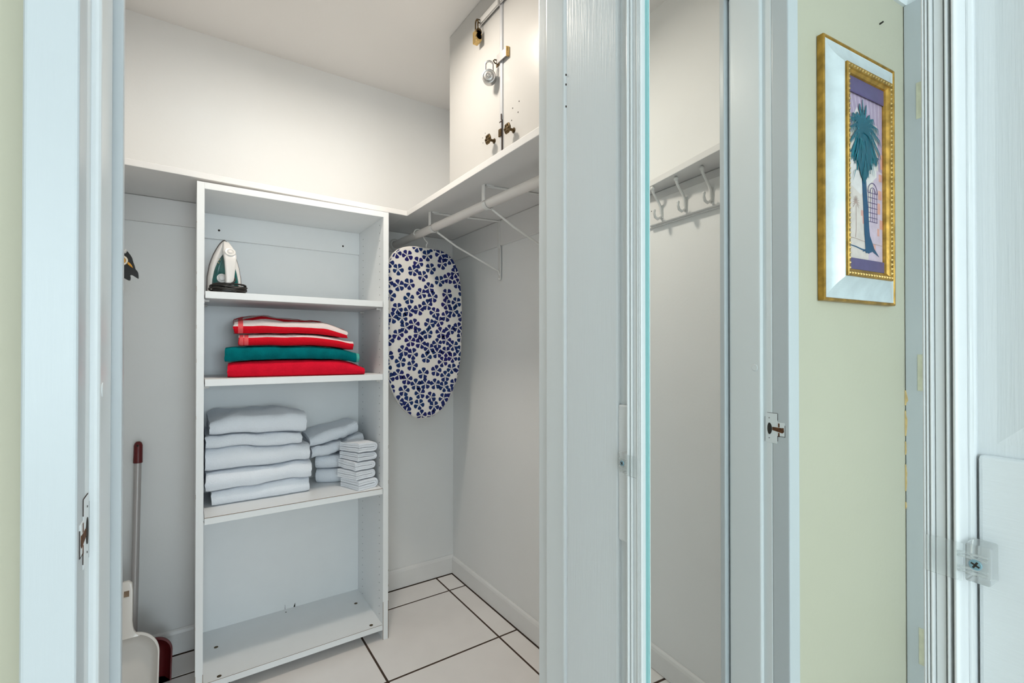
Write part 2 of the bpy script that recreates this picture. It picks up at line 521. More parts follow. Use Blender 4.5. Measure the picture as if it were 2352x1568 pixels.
def corner_ring(cs, cz, ds, dz):
    fs = FW if ds < 0 else FW * .83     # the strip nearer the camera is narrower
    pts = [dw(cs, cz, DF + .0003)]
    pts += [dw(cs + ds * t * fs, cz + dz * t * FW, flute(t)) for t in ts]
    pts += [dw(cs + ds * fs, cz + dz * FW, 0.0005), dw(cs + ds * fs * .6, cz + dz * FW * .6, DF + .0003)]
    return pts


m = MB()
rings = [corner_ring(S0, MZ0, 1, 1), corner_ring(S1, MZ0, -1, 1), corner_ring(S1, MZ1, -1, -1), corner_ring(S0, MZ1, 1, -1)]
rings.append(rings[0])
m.loft(rings, True, False)
m.build('fluted_frame', M['trim'], mir, smooth=True)


def clip(sgn, sc, zc):
    """clear plastic mirror clip: thick body screwed to the door, thin flap over the frame. sgn: +1 flap towards larger s"""
    def bxs(a0, a1, z0, z1, o0, o1):
        s0, s1 = sorted((sc + sgn * a0, sc + sgn * a1))
        mm_ = MB()
        mm_.prism([(s0, z0), (s1, z0), (s1, z1), (s0, z1)], lambda p, q, h: dw(p, q, h), o0, o1)
        return mm_
    b = bxs(-.0145, .001, zc - .0155, zc + .0155, DF + .0004, .0105)
    o = b.build('clip', M['clear'], mir, bevel=.0015, label='clear plastic mirror clip with screw')
    f = bxs(.0012, .025, zc - .0155, zc + .0155, .0130, .0150)
    f.build('clip_flap', M['clear_thin'], o, bevel=.0006)
    ribs = MB()
    for dz_ in (-.0075, -.0045, .0045, .0075):
        r_ = bxs(-.013, .005, zc + dz_ - .0007, zc + dz_ + .0007, .0105, .0122)
        n0 = len(ribs.v); ribs.v += r_.v
        for q in r_.f:
            ribs.quad(*[n0 + i for i in q])
    ribs.build('clip_rib', M['clear'], o)
    c = dw(sc - sgn * .006, zc, .0112)
    sc_ = MB(); sc_.cyl(c, c + mn * .0016, .0042, 20)
    so = sc_.build('screw', M['screw'], o, bevel=.0006)
    x = MB()
    for ang in (0.5, 0.5 + pi / 2):
        dvec = md * cos(ang) + Vector((0, 0, 1)) * sin(ang)
        ev = md * -sin(ang) + Vector((0, 0, 1)) * cos(ang)
        cc = c + mn * .0017
        n0 = len(x.v)
        x.v += [tuple(cc + dvec * a * .0029 + ev * b_ * .0007) for a, b_ in ((-1, -1), (1, -1), (1, 1), (-1, 1))]
        x.quad(n0, n0 + 1, n0 + 2, n0 + 3)
    x.build('screw_slot', M['hole'], o)


clip(1, 0.1405, 1.054)
clip(-1, 0.5269, 1.054)

# ------------------------------------------------------------------ hall left wall: door trim and painted hinges
hj = sroot('trim_8', (HX, 0.65, 0))
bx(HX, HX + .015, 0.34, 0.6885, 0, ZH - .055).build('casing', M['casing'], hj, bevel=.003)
for zc in (2.009, 1.155, 0.302):
    h = bx(HX + .015, HX + .0164, 0.592, 0.656, zc - .057, zc + .057).build('hinge_leaf', M['hinge'], hj, bevel=.0005)
    kn = MB()
    for k in range(5):
        z0 = zc - .057 + k * .0228
        kn.cyl((HX + .019, 0.633, z0 + .001), (HX + .019, 0.633, z0 + .0218), .0038, 10)
    kn.build('hinge_knuckle', M['rust'] if zc < 2 else M['hinge'], h, smooth=True)
pt = MB()
for (z0, z1, wd) in ((1.097, 1.049, .012), (1.032, 0.951, .0095), (.934, .891, .006), (.861, .775, .007), (.741, .719, .005)):
    k = 7
    L = [(0.6880 - wd * (0.5 + 0.5 * noise.noise((z0 * 9, i * .9, 0))) * sin(pi * (i + .6) / (k + .2)), z0 + (z1 - z0) * i / (k - 1)) for i in range(k)]
    poly = [(0.6894, z0)] + [(y, z) for y, z in L] + [(0.6894, z1)]
    pt.prism(poly, lambda p, q, h: (h, p, q), HX + .0147, HX + .0162)
pt.build('peeled_paint', M['peel'], hj, label='strip of peeled paint down the corner')

# ------------------------------------------------------------------ closet shelves
sh = thing('wall_shelf', (0.2, YB, 1.83), 'long white shelf running along the back wall above the bookcase', 'shelf', 'closet wall shelves')
m = MB()
m.prism([(XL, YB), (XL, 1.974), (0.806, 2.028), (0.806, YB)], lambda p, q, h: (p, q, h), 1.830, 1.852)
m.build('board', M['shelf'], sh, bevel=.0015)
sh2 = thing('wall_shelf', (XR, 1.6, 1.83), 'white side shelf under the locked cupboard, above the hanging rod', 'shelf', 'closet wall shelves')
m = MB()
m.prism([(0.8065, YB), (0.8065, YI), (XR, YI), (XR, YB)], lambda p, q, h: (p, q, h), 1.830, 1.854)
m.build('board', M['shelf'], sh2, bevel=.0015)
sh3 = thing('wall_shelf', (XL, 1.1, 1.83), 'narrow white shelf above the coat hooks, seen in the mirror', 'shelf', 'closet wall shelves')
m = MB()
m.prism([(XL, 1.60), (-0.264, 1.60), (-0.153, YI + .021), (XL, YI + .021)], lambda p, q, h: (p, q, h), 1.830, 1.852)
m.build('board', M['shelf'], sh3, bevel=.0015)

# ------------------------------------------------------------------ coat hook rail on the return wall
hr = thing('coat_hook_rail', (XL, 1.12, 1.75), 'white coat rail with three double hooks under a narrow shelf, seen in the mirror', 'coat rack')
bx(XL + .009, XL + .024, 0.86, 1.3095, 1.703, 1.795).build('board', M['shelf'], hr, bevel=.002)
for y in (1.2375, 1.1245, 1.0155):
    x0 = XL + .024
    def hp(x, z):
        return (x0 + x, y, z)
    h = MB()
    h.tube([hp(.003, 1.722), hp(.006, 1.742), hp(.007, 1.757), hp(.014, 1.772), hp(.026, 1.786), hp(.040, 1.802), hp(.046, 1.817)], [.0055, .006, .0055, .005, .0045, .0045, .006], 12)
    h.tube([hp(.006, 1.752), hp(.003, 1.734), hp(.008, 1.720), hp(.020, 1.712), hp(.033, 1.717), hp(.039, 1.730), hp(.038, 1.740)], [.0055, .0055, .005, .005, .0048, .005, .0055], 12)
    h.ball(hp(.047, 1.821), .0085, 8)
    h.ball(hp(.038, 1.741), .006, 7)
    h.box(x0 - .001, x0 + .004, y - .007, y + .007, 1.716, 1.764)
    h.build('hook', M['white_metal'], hr, smooth=True)
MB().cyl((XL + .0235, 1.2895, 1.757), (XL + .0246, 1.2895, 1.757), .002, 8).build('screw_hole', M['hole'], hr)

# ------------------------------------------------------------------ bookcase
U0, U1, UF, UB = 0.016, 0.6985, 1.965, 2.333
TP = 0.0225
bc = thing('bookcase', ((U0 + U1) / 2, 2.15, 0), 'tall white open bookcase with adjustable shelves under the closet shelf', 'bookcase')
for i, x in enumerate((U0, U1 - TP)):
    s_ = bx(x, x + TP, UF, UB, 0, 1.812).build('side_panel', M['melamine'], bc, bevel=.0008)
    e = MB()
    zz = 0.0
    for k in range(9):
        z = random.uniform(0, 1.7)
        e.box(x - .0004 + (TP if i else 0), x + .0004 + (TP if i else 0), UF - .0004, UF + .0007, z, z + random.uniform(.004, .02))
    for xx in (x + .0003, x + TP - .0003):
        e.box(xx - .0008, xx + .0008, UF - .0006, UF + .0008, 0.001, .16 if i else .10)
    e.build('worn_edge', M['edge'], s_, kind='stuff')
    ph = MB()
    xi = x + TP if i == 0 else x
    d = 1 if i == 0 else -1
    for y in (2.013, 2.252):
        z = 0.056 if y < 2.1 else .075
        while z < 1.775:
            ph.cyl((xi, y, z), (xi + d * .0004, y, z), .0021, 6)
            z += 0.0335
    ph = ph.build('pin_hole', M['hole'], s_, kind='stuff')
IX0, IX1 = U0 + TP, U1 - TP
bx(IX0, IX1, UF, UB, 1.789, 1.812).build('top_panel', M['melamine'], bc, bevel=.0008)
bot = bx(IX0, IX1, UF + .002, UB, 0.041, 0.0645).build('bottom_panel', M['melamine'], bc, bevel=.0008)
bx(IX0, IX1, UB - .006, UB, 0.0, 1.812).build('back_panel', M['melamine'], bc)
bx(IX0, IX1, 2.312, UB - .006, 1.686, 1.789).build('back_rail', M['melamine'], bc, bevel=.0012)
for x, z in ((0.096, 1.723), (0.598, 1.719)):
    MB().cyl((x, 2.3125, z), (x, 2.3112, z), .0042, 12).build('screw_hole', M['hole'], bc)
for x, y in ((0.086, 2.184), (0.088, 1.985), (0.634, 1.990), (0.630, 2.200)):
    MB().cyl((x, y, .0640), (x, y, .0650), .0075, 16).build('fastener_cap', M['antique'], bot, label='dark round fastener cap')
MB().cyl((.353, 2.300, .064), (.353, 2.300, .0651), .003, 8).build('scratch', M['hole'], bot)
MB().prism([(.352, .065), (.3535, .065), (.3530, .086), (.3525, .086)], lambda p, q, h: (p, h, q), 2.326, 2.3275).build('scratch', M['hole'], bot)
MB().prism([(.388, .065), (.395, .065), (.3955, .082), (.392, .075)], lambda p, q, h: (p, h, q), 2.326, 2.3275).build('scratch', M['hole'], bot)
m = MB(); m.box(IX0 + .003, IX1 - .003, UF + .0016, UF + .0023, .0636, .0648)
m.build('worn_edge', M['edge'], bot)
SZ = {'iron': 1.432, 'colour': 1.123, 'white': 0.640}
for z in SZ.values():
    s_ = bx(IX0 + .003, IX1 - .002, UF + .001, 2.316, z - .0245, z).build('shelf', M['melamine'], bc, bevel=.0008)
    if z == .640:
        e = MB(); e.box(IX0 + .003, IX1 - .003, UF + .0006, UF + .0016, z - .0016, z + .0003); e.build('worn_edge', M['edge'], s_)
    for y in (2.010, 2.245):
        for x, d in ((IX0, 1), (IX1, -1)):
            p = MB(); p.cyl((x, y, z - .030), (x + d * .016, y, z - .030), .0045, 10)
            p.box(min(x, x + d * .002), max(x, x + d * .002), y - .006, y + .006, z - .040, z - .0245)
            p.build('shelf_peg', M['white_metal'], s_)

# ------------------------------------------------------------------ wall cupboard with locks
CX, CY0, CY1 = 0.900, 0.97, 1.792
cb = thing('wall_cupboard', (1.05, 1.38, 1.854), 'white two-door cupboard on the side shelf, padlocked and reaching the ceiling', 'cupboard')
bx(CX + .019, XR - .001, CY0, CY1, 1.854, ZC - .001).build('carcass', M['shelf'], cb)
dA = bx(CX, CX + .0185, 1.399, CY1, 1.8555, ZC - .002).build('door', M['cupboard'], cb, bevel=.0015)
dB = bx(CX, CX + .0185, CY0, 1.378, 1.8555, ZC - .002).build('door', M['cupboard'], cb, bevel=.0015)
m = MB()
m.loft([[(CX - .006 * sin(a), 1.3880 + .0095 * cos(a), z) for a in [pi * i / 8 for i in range(9)]] + [(CX + .018, 1.379, z), (CX + .018, 1.397, z)] for z in (1.857, ZC - .002)], True, True)
m.build('astragal', mat('grey_seam_strip', (0.46, 0.47, 0.49), .35), dA, smooth=True, label='rounded strip covering the seam')
m = MB()
m.box(CX - .0068, CX - .002, 1.3785, 1.3805, 1.90, 2.03).box(CX - .0066, CX - .0055, 1.380, 1.394, 2.022, 2.026).box(CX - .0066, CX - .0055, 1.3795, 1.385, 2.03, 2.05)
m.build('worn_edge', M['dark_paint'], dA)
bx(CX - .010, CX - .005, 1.380, 1.396, 1.972, 1.998).build('cabinet_catch', M['antique'], dA, bevel=.001)
for y, z in ((1.500, 2.028), (1.520, 2.018), (1.498, 2.006), (1.516, 1.998)):
    MB().cyl((CX - .0006, y, z), (CX + .002, y, z), .0016, 8).build('screw_hole', M['hole'], dA)
for y, z in ((1.282, 2.052), (1.320, 2.045), (1.288, 2.018), (1.326, 2.006)):
    MB().cyl((CX - .0006, y, z), (CX + .002, y, z), .0022, 8).build('screw_hole', M['hole'], dB)


def knob(y, z, par):
    k = MB()
    k.cyl((CX, y, z), (CX - .002, y, z), .009, 16)
    k.cyl((CX, y, z), (CX - .026, y, z), .0042, 12, .0055)
    rings = []
    for x, r in ((-.022, .006), (-.0235, .016), (-.026, .0185), (-.0285, .0175), (-.030, .013), (-.0295, .008), (-.031, .003)):
        rings.append([(CX + x, y + (r + (.0008 * cos(6 * a) if r > .01 else 0)) * cos(a), z + (r + (.0008 * cos(6 * a) if r > .01 else 0)) * sin(a)) for a in [2 * pi * i / 36 for i in range(36)]])
    k.loft(rings, True, True)
    for i in range(6):
        a = i * pi / 3
        k.ball((CX - .0295, y + .0115 * cos(a), z + .0115 * sin(a)), .0038, 5)
    k.build('knob', M['antique'], par, smooth=True, label='ornate round antique brass knob')


knob(1.437, 1.976, dA)
knob(1.313, 1.967, dB)
# small steel hasp across the seam
hs = bx(CX - .0125, CX - .0100, 1.345, 1.402, 2.232, 2.262).build('hasp', M['chrome'], cb, bevel=.0008, label='short steel hasp across the door seam')
m = MB(); m.box(CX - .008, CX, 1.338, 1.346, 2.232, 2.264); m.cyl((CX - .010, 1.342, 2.232), (CX - .010, 1.342, 2.264), .003, 10)
m.build('hinge_plate', M['brass'], hs, bevel=.0006)
m = MB()
m.tube([(CX, 1.412, 2.240), (CX - .014, 1.412, 2.240), (CX - .020, 1.412, 2.246), (CX - .014, 1.412, 2.252), (CX, 1.412, 2.252)], .0022, 8)
m.box(CX - .002, CX, 1.402, 1.422, 2.232, 2.262)
m.build('staple', M['antique'], hs)
# long strap hasp higher up
st = bx(CX - .0105, CX - .0075, 1.325, 1.532, 2.436, 2.470).build('hasp', M['white_metal'], cb, bevel=.0008, label='long painted strap hasp near the ceiling')
m = MB(); m.box(CX - .0116, CX - .0104, 1.335, 1.525, 2.4365, 2.4415).box(CX - .0116, CX - .0104, 1.335, 1.525, 2.4645, 2.4695)
m.cyl((CX - .010, 1.389, 2.434), (CX - .010, 1.389, 2.472), .006, 12)
m.build('strap_rib', M['chrome'], st)
m = MB()
m.tube([(CX, 1.522, 2.446), (CX - .016, 1.522, 2.446), (CX - .022, 1.522, 2.452), (CX - .016, 1.522, 2.458), (CX, 1.522, 2.458)], .0022, 8)
m.build('staple', M['antique'], st)

# round steel padlock
pk = thing('padlock', (CX - .02, 1.430, 2.19), 'round steel padlock hanging from the short hasp at the cupboard seam', 'padlock', 'padlocks on the cupboard')
c0 = Vector((CX - .030, 1.424, 2.190))
ax = Vector((-0.62, -0.72, -0.12)).normalized()
sx_ = ax.cross(Vector((0, 0, 1))).normalized(); sz_ = sx_.cross(ax).normalized()
m = MB()
rings = []
for h, r in ((-.014, .022), (-.013, .0245), (.008, .0245), (.011, .0235), (.012, .021), (.011, .0195), (.011, .0165), (.014, .0155), (.015, .011), (.0135, .010), (.0135, .0055), (.017, .0045), (.0175, .002)):
    rings.append([c0 + ax * h + sx_ * r * cos(a) + sz_ * r * sin(a) for a in [2 * pi * i / 40 for i in range(40)]])
m.loft(rings, True, True)
m.build('lock_body', M['chrome'], pk, smooth=True)
sb = c0 - ax * .003
path = [sb + sx_ * .013 + sz_ * .018, sb + sx_ * .013 + sz_ * .040]
path += [sb + sx_ * .013 * cos(a) + sz_ * (.042 + .013 * sin(a)) for a in [pi * i / 8 for i in range(9)]]
path += [sb - sx_ * .013 + sz_ * .040, sb - sx_ * .013 + sz_ * .018]
MB().tube(path, .0035, 10).build('shackle', M['chrome'], pk, smooth=True)
m = MB()
for i in range(20):
    a = 2 * pi * i / 20
    p = c0 + ax * .01155 + sx_ * .0181 * cos(a) + sz_ * .0181 * sin(a)
    m.ball(p, .0006, 4)
m.build('dial_mark', M['antique'], pk, kind='stuff')

# brass combination padlock
bk = thing('padlock', (CX - .02, 1.522, 2.41), 'small brass combination padlock with number wheels on the strap hasp', 'padlock', 'padlocks on the cupboard')
bx(CX - .032, CX - .012, 1.512, 1.540, 2.368, 2.412).build('lock_body', M['brass'], bk, bevel=.002)
m = MB()
path = [(CX - .022, 1.535, 2.410), (CX - .022, 1.535, 2.440)] + [(CX - .022, 1.526 + .009 * cos(a), 2.446 + .011 * sin(a)) for a in [pi * i / 8 for i in range(9)]] + [(CX - .022, 1.517, 2.440), (CX - .022, 1.517, 2.410)]
m.tube(path, .0026, 10)
m.build('shackle', M['antique'], bk, smooth=True)
for k in range(4):
    z = 2.377 + k * .009
    m = MB(); m.cyl((CX - .022, 1.508, z), (CX - .022, 1.5145, z), .0115, 16); m.box(CX - .026, CX - .018, 1.5095, 1.512, z - .002, z + .002)
    m.build('number_wheel', M['antique'] if k % 2 else M['brass'], bk, smooth=True)

# ------------------------------------------------------------------ hanging rod and brackets
RA_ = Vector((0.862, 2.336, 1.762)); RB_ = Vector((0.925, 0.945, 1.762))
cr = thing('clothes_rod', tuple(RA_), 'white round clothes rod under the side shelf', 'rod')
MB().cyl(RA_, RB_, .0175, 28).build('rod', M['rod'], cr, smooth=True)
m = MB()
for a in [0]:
    rg = []
    for y, r in ((2.3365, .030), (2.333, .030), (2.328, .028), (2.322, .024), (2.322, .0185), (2.334, .0185)):
        rg.append([(RA_.x + r * cos(t), y, RA_.z + r * sin(t)) for t in [2 * pi * i / 32 for i in range(32)]])
    m.loft(rg, True, True)
m.build('rod_socket', M['white_metal'], cr, smooth=True)


def bracket(y, lab):
    b = thing('shelf_bracket', (XR, y, 1.6), lab, 'bracket', 'shelf brackets')
    t = (RA_.y - y - .012) / (RA_.y - RB_.y)
    rx = RA_.x + (RB_.x - RA_.x) * t
    yw = y - .035      # the bracket leans slightly towards the door at the wall
    m = MB(); m.tube([(rx - .002, y + .012, 1.826), (XR - .014, yw, 1.826)], .005, 4); m.box(rx - .012, rx + .02, y + .002, y + .022, 1.8235, 1.8298)
    m.build('arm', M['white_metal'], b)
    lg = MB()
    lg.prism([(XR - .018, 1.829), (XR - .0122, 1.829), (XR - .0122, 1.712), (XR - .007, 1.706), (XR - .007, 1.552), (XR - .012, 1.552), (XR - .0125, 1.700), (XR - .018, 1.708)], lambda p, q, h: (p, h, q), yw - .010, yw + .010)
    lg.build('leg', M['white_metal'], b, bevel=.001)
    m = MB(); m.tube([(rx + .012, y + .004, 1.742), (rx + .10, y - .008, 1.688), (XR - .018, yw, 1.594), (XR - .010, yw, 1.574)], .0042, 8)
    m.ball((XR - .010, yw, 1.558), .008, 6)
    m.build('brace', M['white_metal'], b, smooth=True)
    m = MB()
    m.box(rx - .0215, rx - .0185, y + .003, y + .021, 1.770, 1.829)
    n_ = 16
    ring = []
    for i in range(n_ + 1):
        a = pi * 0.98 + pi * 1.10 * i / n_
        ring.append((cos(a), sin(a)))
    m.loft([[(rx + c * r, y + yy, 1.762 + s * r) for r, yy in ((.0194, .003), (.0222, .003), (.0222, .021), (.0194, .021))] for c, s in ring], True, True)
    m.build('rod_cradle', M['white_metal'], b, smooth=False)


bracket(1.895, 'white metal rod bracket beside the ironing board')
bracket(1.470, 'white metal rod bracket under the cupboard, cut by the doorway')

# ------------------------------------------------------------------ ironing board
BX, BY = 0.902, 2.058
ib = thing('ironing_board', (BX, BY, 1.70), 'tabletop ironing board with navy flower print cover hanging from the rod', 'ironing board')
zt = 1.705
prof = [(0, 0.0), (.042, 0.0), (.075, .003), (.105, .011), (.133, .025), (.155, .045), (.175, .078), (.186, .105), (.196, .16), (.202, .24), (.2035, .30), (.203, .38), (.200, .47), (.195, .53), (.186, .585), (.172, .632), (.150, .683), (.125, .725), (.098, .757), (.072, .779), (.045, .793), (.02, .799), (0, .800)]
prof = [(a * .985, b) for a, b in prof]


def hw(d):
    for (a, b), (c, e) in zip(prof, prof[1:]):
        if b <= d <= e and e > b:
            return a + (c - a) * (d - b) / (e - b)
    return 0


half = prof[1:-1]
outline = [(x, -d) for x, d in half] + [(-x, -d) for x, d in half[::-1]]


def inset(sc, off):
    cx, cz = 0.0, -0.39
    out = []
    n = len(outline)
    for i, (x, z) in enumerate(outline):
        (xa, za), (xb, zb) = outline[i - 1], outline[(i + 1) % n]
        tx, tz = xb - xa, zb - za
        L = sqrt(tx * tx + tz * tz)
        nx, nz = -tz / L, tx / L
        if nx * (x - cx) + nz * (z - cz) < 0:
            nx, nz = -nx, -nz
        out.append((BX + x - nx * sc, BY + off, zt + z - nz * sc))
    return out


m = MB()
m.loft([inset(.012, .014), inset(.003, .012), inset(0, .006), inset(.0005, .001), inset(.003, -.003), inset(.008, -.0055), inset(.016, -.0065)], True, True)
cov = m.build('cover', M['board_cloth'], ib, smooth=True)
# flower print: Poisson disc centres, five petals each
rf = random.Random(11)
cent = []
tries = 0
while tries < 30000:
    tries += 1
    x = rf.uniform(-.205, .205); d = rf.uniform(-.01, .81)
    if abs(x) > hw(min(max(d, 0), .8)) + .008:
        continue
    if all((x - a) ** 2 + (d - b) ** 2 > .0450 ** 2 for a, b in cent):
        cent.append((x, d))
m = MB()
petal = [(0.0018, 0.0), (.006, .0013), (.0105, .0036), (.0150, .0075), (.0195, .0104), (.0240, .0100), (.0275, .0066), (.0288, 0.0)]
petal = petal + [(p, -q) for p, q in petal[-2:0:-1]]
for x, d in cent:
    a0 = rf.uniform(0, 2 * pi)
    for k in range(5):
        a = a0 + k * 2 * pi / 5 + rf.uniform(-.08, .08)
        s = rf.uniform(.88, 1.0)
        pts = []
        for p, q in petal:
            px = x + s * (p * cos(a) - q * sin(a)); pd = d + s * (p * sin(a) + q * cos(a))
            # keep inside the face: clamp to the inset outline
            pd = min(max(pd, .006), .794)
            lim = max(hw(pd) - .005, 0.001)
            px = min(max(px, -lim), lim)
            pts.append((px, pd))
        ar = sum(pts[i - 1][0] * pts[i][1] - pts[i][0] * pts[i - 1][1] for i in range(len(pts))) / 2
        if abs(ar) < 2.5e-5:
            continue

        def yo(px, pd):
            e = min(hw(pd) - abs(px), pd, .8 - pd)
            return BY - .0068 + (max(0, .016 - e) / .016) ** 2 * .0045
        n0 = len(m.v)
        m.v += [(BX + px, yo(px, pd) - .0004, zt - pd) for px, pd in pts]
        m.quad(*range(n0, n0 + len(pts)))
m.build('flower_print', M['navy'], cov, kind='stuff', label='navy five-petal flowers printed on the cover')
# wire hook over the rod
t = (RA_.y - BY) / (RA_.y - RB_.y)
rx = RA_.x + (RB_.x - RA_.x) * t
hk = [(BX + .012, BY + .004, zt - .01), (BX + .012, BY + .004, zt + .012), (BX + .018, BY + .004, zt + .024), (rx + .030, BY + .004, zt + .040), (rx + .0232, BY + .004, 1.762)]
hk += [(rx + .0222 * cos(a), BY + .004, 1.7635 + .0222 * sin(a)) for a in [pi * i / 8 for i in range(0, 10)]]
MB().tube(hk, .0032, 10).build('hanging_hook', M['white_metal'], ib, smooth=True)


# ------------------------------------------------------------------ folded cloth
def usection(depth, th, t, n_u, segs=9):
    """nested U folds, front fold at p=0 (towards the viewer), heights 0..th. returns list of closed profiles (p,q,arc)"""
    out = []
    for k in range(n_u):
        ro = th / 2 - k * t
        ri = ro - t * 0.90
        if ri < t * .12:
            ri = t * .12
        if ro - ri < t * .2:
            break
        cp = th / 2 * (0.9)
        def run(r):
            pts = [(depth, th / 2 - r)]
            for i in range(1, 6):
                pts.append((depth + (cp - depth) * i / 6.0, th / 2 - r))
            for i in range(segs + 1):
                a = -pi / 2 - pi * i / segs
                pts.append((cp + cos(a) * r * .9, th / 2 + sin(a) * r))
            for i in range(5, 0, -1):
                pts.append((depth + (cp - depth) * i / 6.0, th / 2 + r))
            pts.append((depth, th / 2 + r))
            return pts
        a, b = run(ro), run(ri)
        out.append((a, b))
    return out


def towel(name, label, cat, group, material, origin, yaw, length, depth, th, n_u=2, layers=None, nr=26, amp=.004,
          seed=0, sagL=0.0, sagR=0.0, tL=1.0, tR=1.0, hem=None, hem_mat=None, stripe=None, roll=0.0, ends=.006, bow=0.0, on=None, rough=1.0, rise=0.0, kern=.012):
    """origin = front left bottom corner; r runs along the towel (left to right), p to the back, q up"""
    t = th / (2.0 * n_u)
    secs = usection(depth, th, t, n_u)
    ca, sa = cos(yaw), sin(yaw)
    o = Vector(origin)

    tree = None
    if on is not None:
        tree = BVHTree.FromObject(on.children[0], bpy.context.evaluated_depsgraph_get())

    def base(p, r):
        p1 = min(max(p, th * .55), depth - .02); r1 = min(max(r, .02), length - .02)
        g = o + Vector((r1 * ca - p1 * sa, r1 * sa + p1 * ca, 0))
        for k in (0, .02, .05, .09, .14):
            d = (Vector((cen.x, cen.y, 0)) - g); d.z = 0
            h = g + d * k
            hit = tree.ray_cast(Vector((h.x, h.y, o.z + 1)), Vector((0, 0, -1)))
            if hit[0] is not None:
                return hit[0].z
        return o.z
    cache = {}
    if tree:
        vs = on.children[0].data.vertices
        cen = sum((v.co for v in vs), Vector()) / len(vs)

    def base_s(p, r):
        key = (round(p, 3), round(r, 3))
        if key not in cache:
            cache[key] = sum(base(p + a, r + b) for a, b in ((0, 0), (kern, 0), (-kern, 0), (0, kern), (0, -kern))) / 5 + .0045
        return cache[key]

    def xf(p, q, r):
        u = r / length
        k = (tL + (tR - tL) * u) * (1 + rise * max(0, p - th * .4) / depth)
        z = q * k
        # soft irregular drape, stronger higher up
        n1 = noise.noise((r * 9 + seed * 7.3, p * 8, seed * 3.1))
        n2 = noise.noise((r * 26 + seed * 5.1, p * 14 + 3, q * 10 + seed))
        n3 = noise.noise((r * 7 + seed, 11.3, seed * 1.7))
        n4 = noise.noise((r * 16 + p * 9, p * 30 - r * 5, seed * 2.3 + 40))
        z += (q / th) * amp * (n1 * 1.2 + n2 * .5 + n4 * .6 * rough) + roll * r + bow * sin(pi * u) * (q / th)
        z += -sagL * max(0, 1 - u / .25) ** 2 * (q / th) - sagR * max(0, (u - .75) / .25) ** 2 * (q / th)
        pp = p + amp * .9 * n3 + amp * .4 * n2
        rr_ = r + (amp * .8 * noise.noise((q * 60, p * 12, seed + 9.0)) if (u < .02 or u > .98) else 0)
        z = max(z, .0006)
        out = o + Vector((rr_ * ca - pp * sa, rr_ * sa + pp * ca, z))
        if tree:
            out.z = base_s(p, r) + z
        return out

    root = thing(name, tuple(o), label, cat, group)

    def make(r0, r1, nseg, grow, mname, mt, only_outer=False, uvs=False):
        m = MB()
        uvl = []
        for si, (a, b) in enumerate(secs):
            if only_outer and si:
                break
            prof_ = a + b[::-1]
            arcs = [0.0]
            for i in range(1, len(a)):
                arcs.append(arcs[-1] + sqrt((a[i][0] - a[i - 1][0]) ** 2 + (a[i][1] - a[i - 1][1]) ** 2))
            arcs = arcs + arcs[::-1]
            rings = []
            for i in range(nseg + 1):
                r = r0 + (r1 - r0) * i / nseg
                e = min(r, length - r)
                f = 1.0
                ring = []
                for (p, q) in prof_:
                    qq = th / 2 + (q - th / 2) * (1 + grow)
                    pp = p - grow * th / 2 * max(0, 1 - p / (th * .5)) if grow else p
                    shr = ends * max(0, 1 - e / .012) if ends else 0
                    qq = th / 2 + (qq - th / 2) * (1 - shr * 8)
                    ring.append(xf(pp + shr * .5, qq, r))
                rings.append(ring)
            n0 = len(m.v)
            m.loft(rings, True, False)
            k = len(prof_)
            for v in range(len(rings)):
                for i in range(k):
                    m.uv[n0 + v * k + i] = (v / nseg, arcs[i])
            # end caps as strips between outer and inner run
            ka = len(a)
            for base in (n0, n0 + nseg * k):
                for i in range(ka - 1):
                    m.quad(base + i, base + i + 1, base + k - 2 - i, base + k - 1 - i)
        ob = m.build(mname, mt, root, smooth=True)
        if uvs:
            me = ob.data
            ul = me.uv_layers.new(name='UVMap')
            for lp in me.loops:
                uu = m.uv.get(lp.vertex_index, (0, 0))
                ul.data[lp.index].uv = (uu[0], (uu[1] - stripe[0]) / stripe[1])
        return ob

    make(0, length, nr, 0, 'folds', material, uvs=stripe is not None)
    for (h0, h1) in (hem or []):
        make(h0, h1, 3, .012, 'hem', hem_mat or material, only_outer=True)
    return root


G1 = 'folded beach towels on the second shelf'
Z = SZ['colour']
yw = radians(-7)
t1 = towel('towel', 'plain bright red folded towel at the bottom of the coloured stack', 'towel', G1, M['towel_red'], (0.112, 2.024, Z), yw, 0.490, .265, .057, 2, seed=1, amp=.004, sagR=.030, sagL=.004, bow=.006)
t2 = towel('towel', 'teal folded towel between the red towel and the striped ones', 'towel', G1, M['towel_teal'], (0.102, 2.018, Z + .062), radians(-6), 0.478, .250, .042, 2, seed=2, amp=.004, sagR=.008, tL=1.25, bow=.002, hem=[(.466, .4765)], hem_mat=M['hem_teal'], on=t1)
t3 = towel('towel', 'red towel with one pale stripe lying on the teal towel', 'towel', G1, M['stripe'], (0.146, 2.010, Z + .112), radians(-5), 0.410, .232, .036, 2, seed=3, amp=.004, tL=1.1, stripe=(.190, .124), bow=.003, rise=.12, hem=[(.003, .016), (.018, .032)], hem_mat=M['hem_red'], on=t2)
towel('towel', 'red and white striped towel on top of the coloured stack', 'towel', G1, M['stripe'], (0.130, 2.004, Z + .156), radians(-4), 0.402, .222, .050, 3, seed=4, amp=.007, roll=-.03, tL=1.0, sagR=.012, sagL=.008, stripe=(.178, .126), bow=.003, rise=.42, hem=[(.014, .030)], hem_mat=M['hem_red'], on=t3)

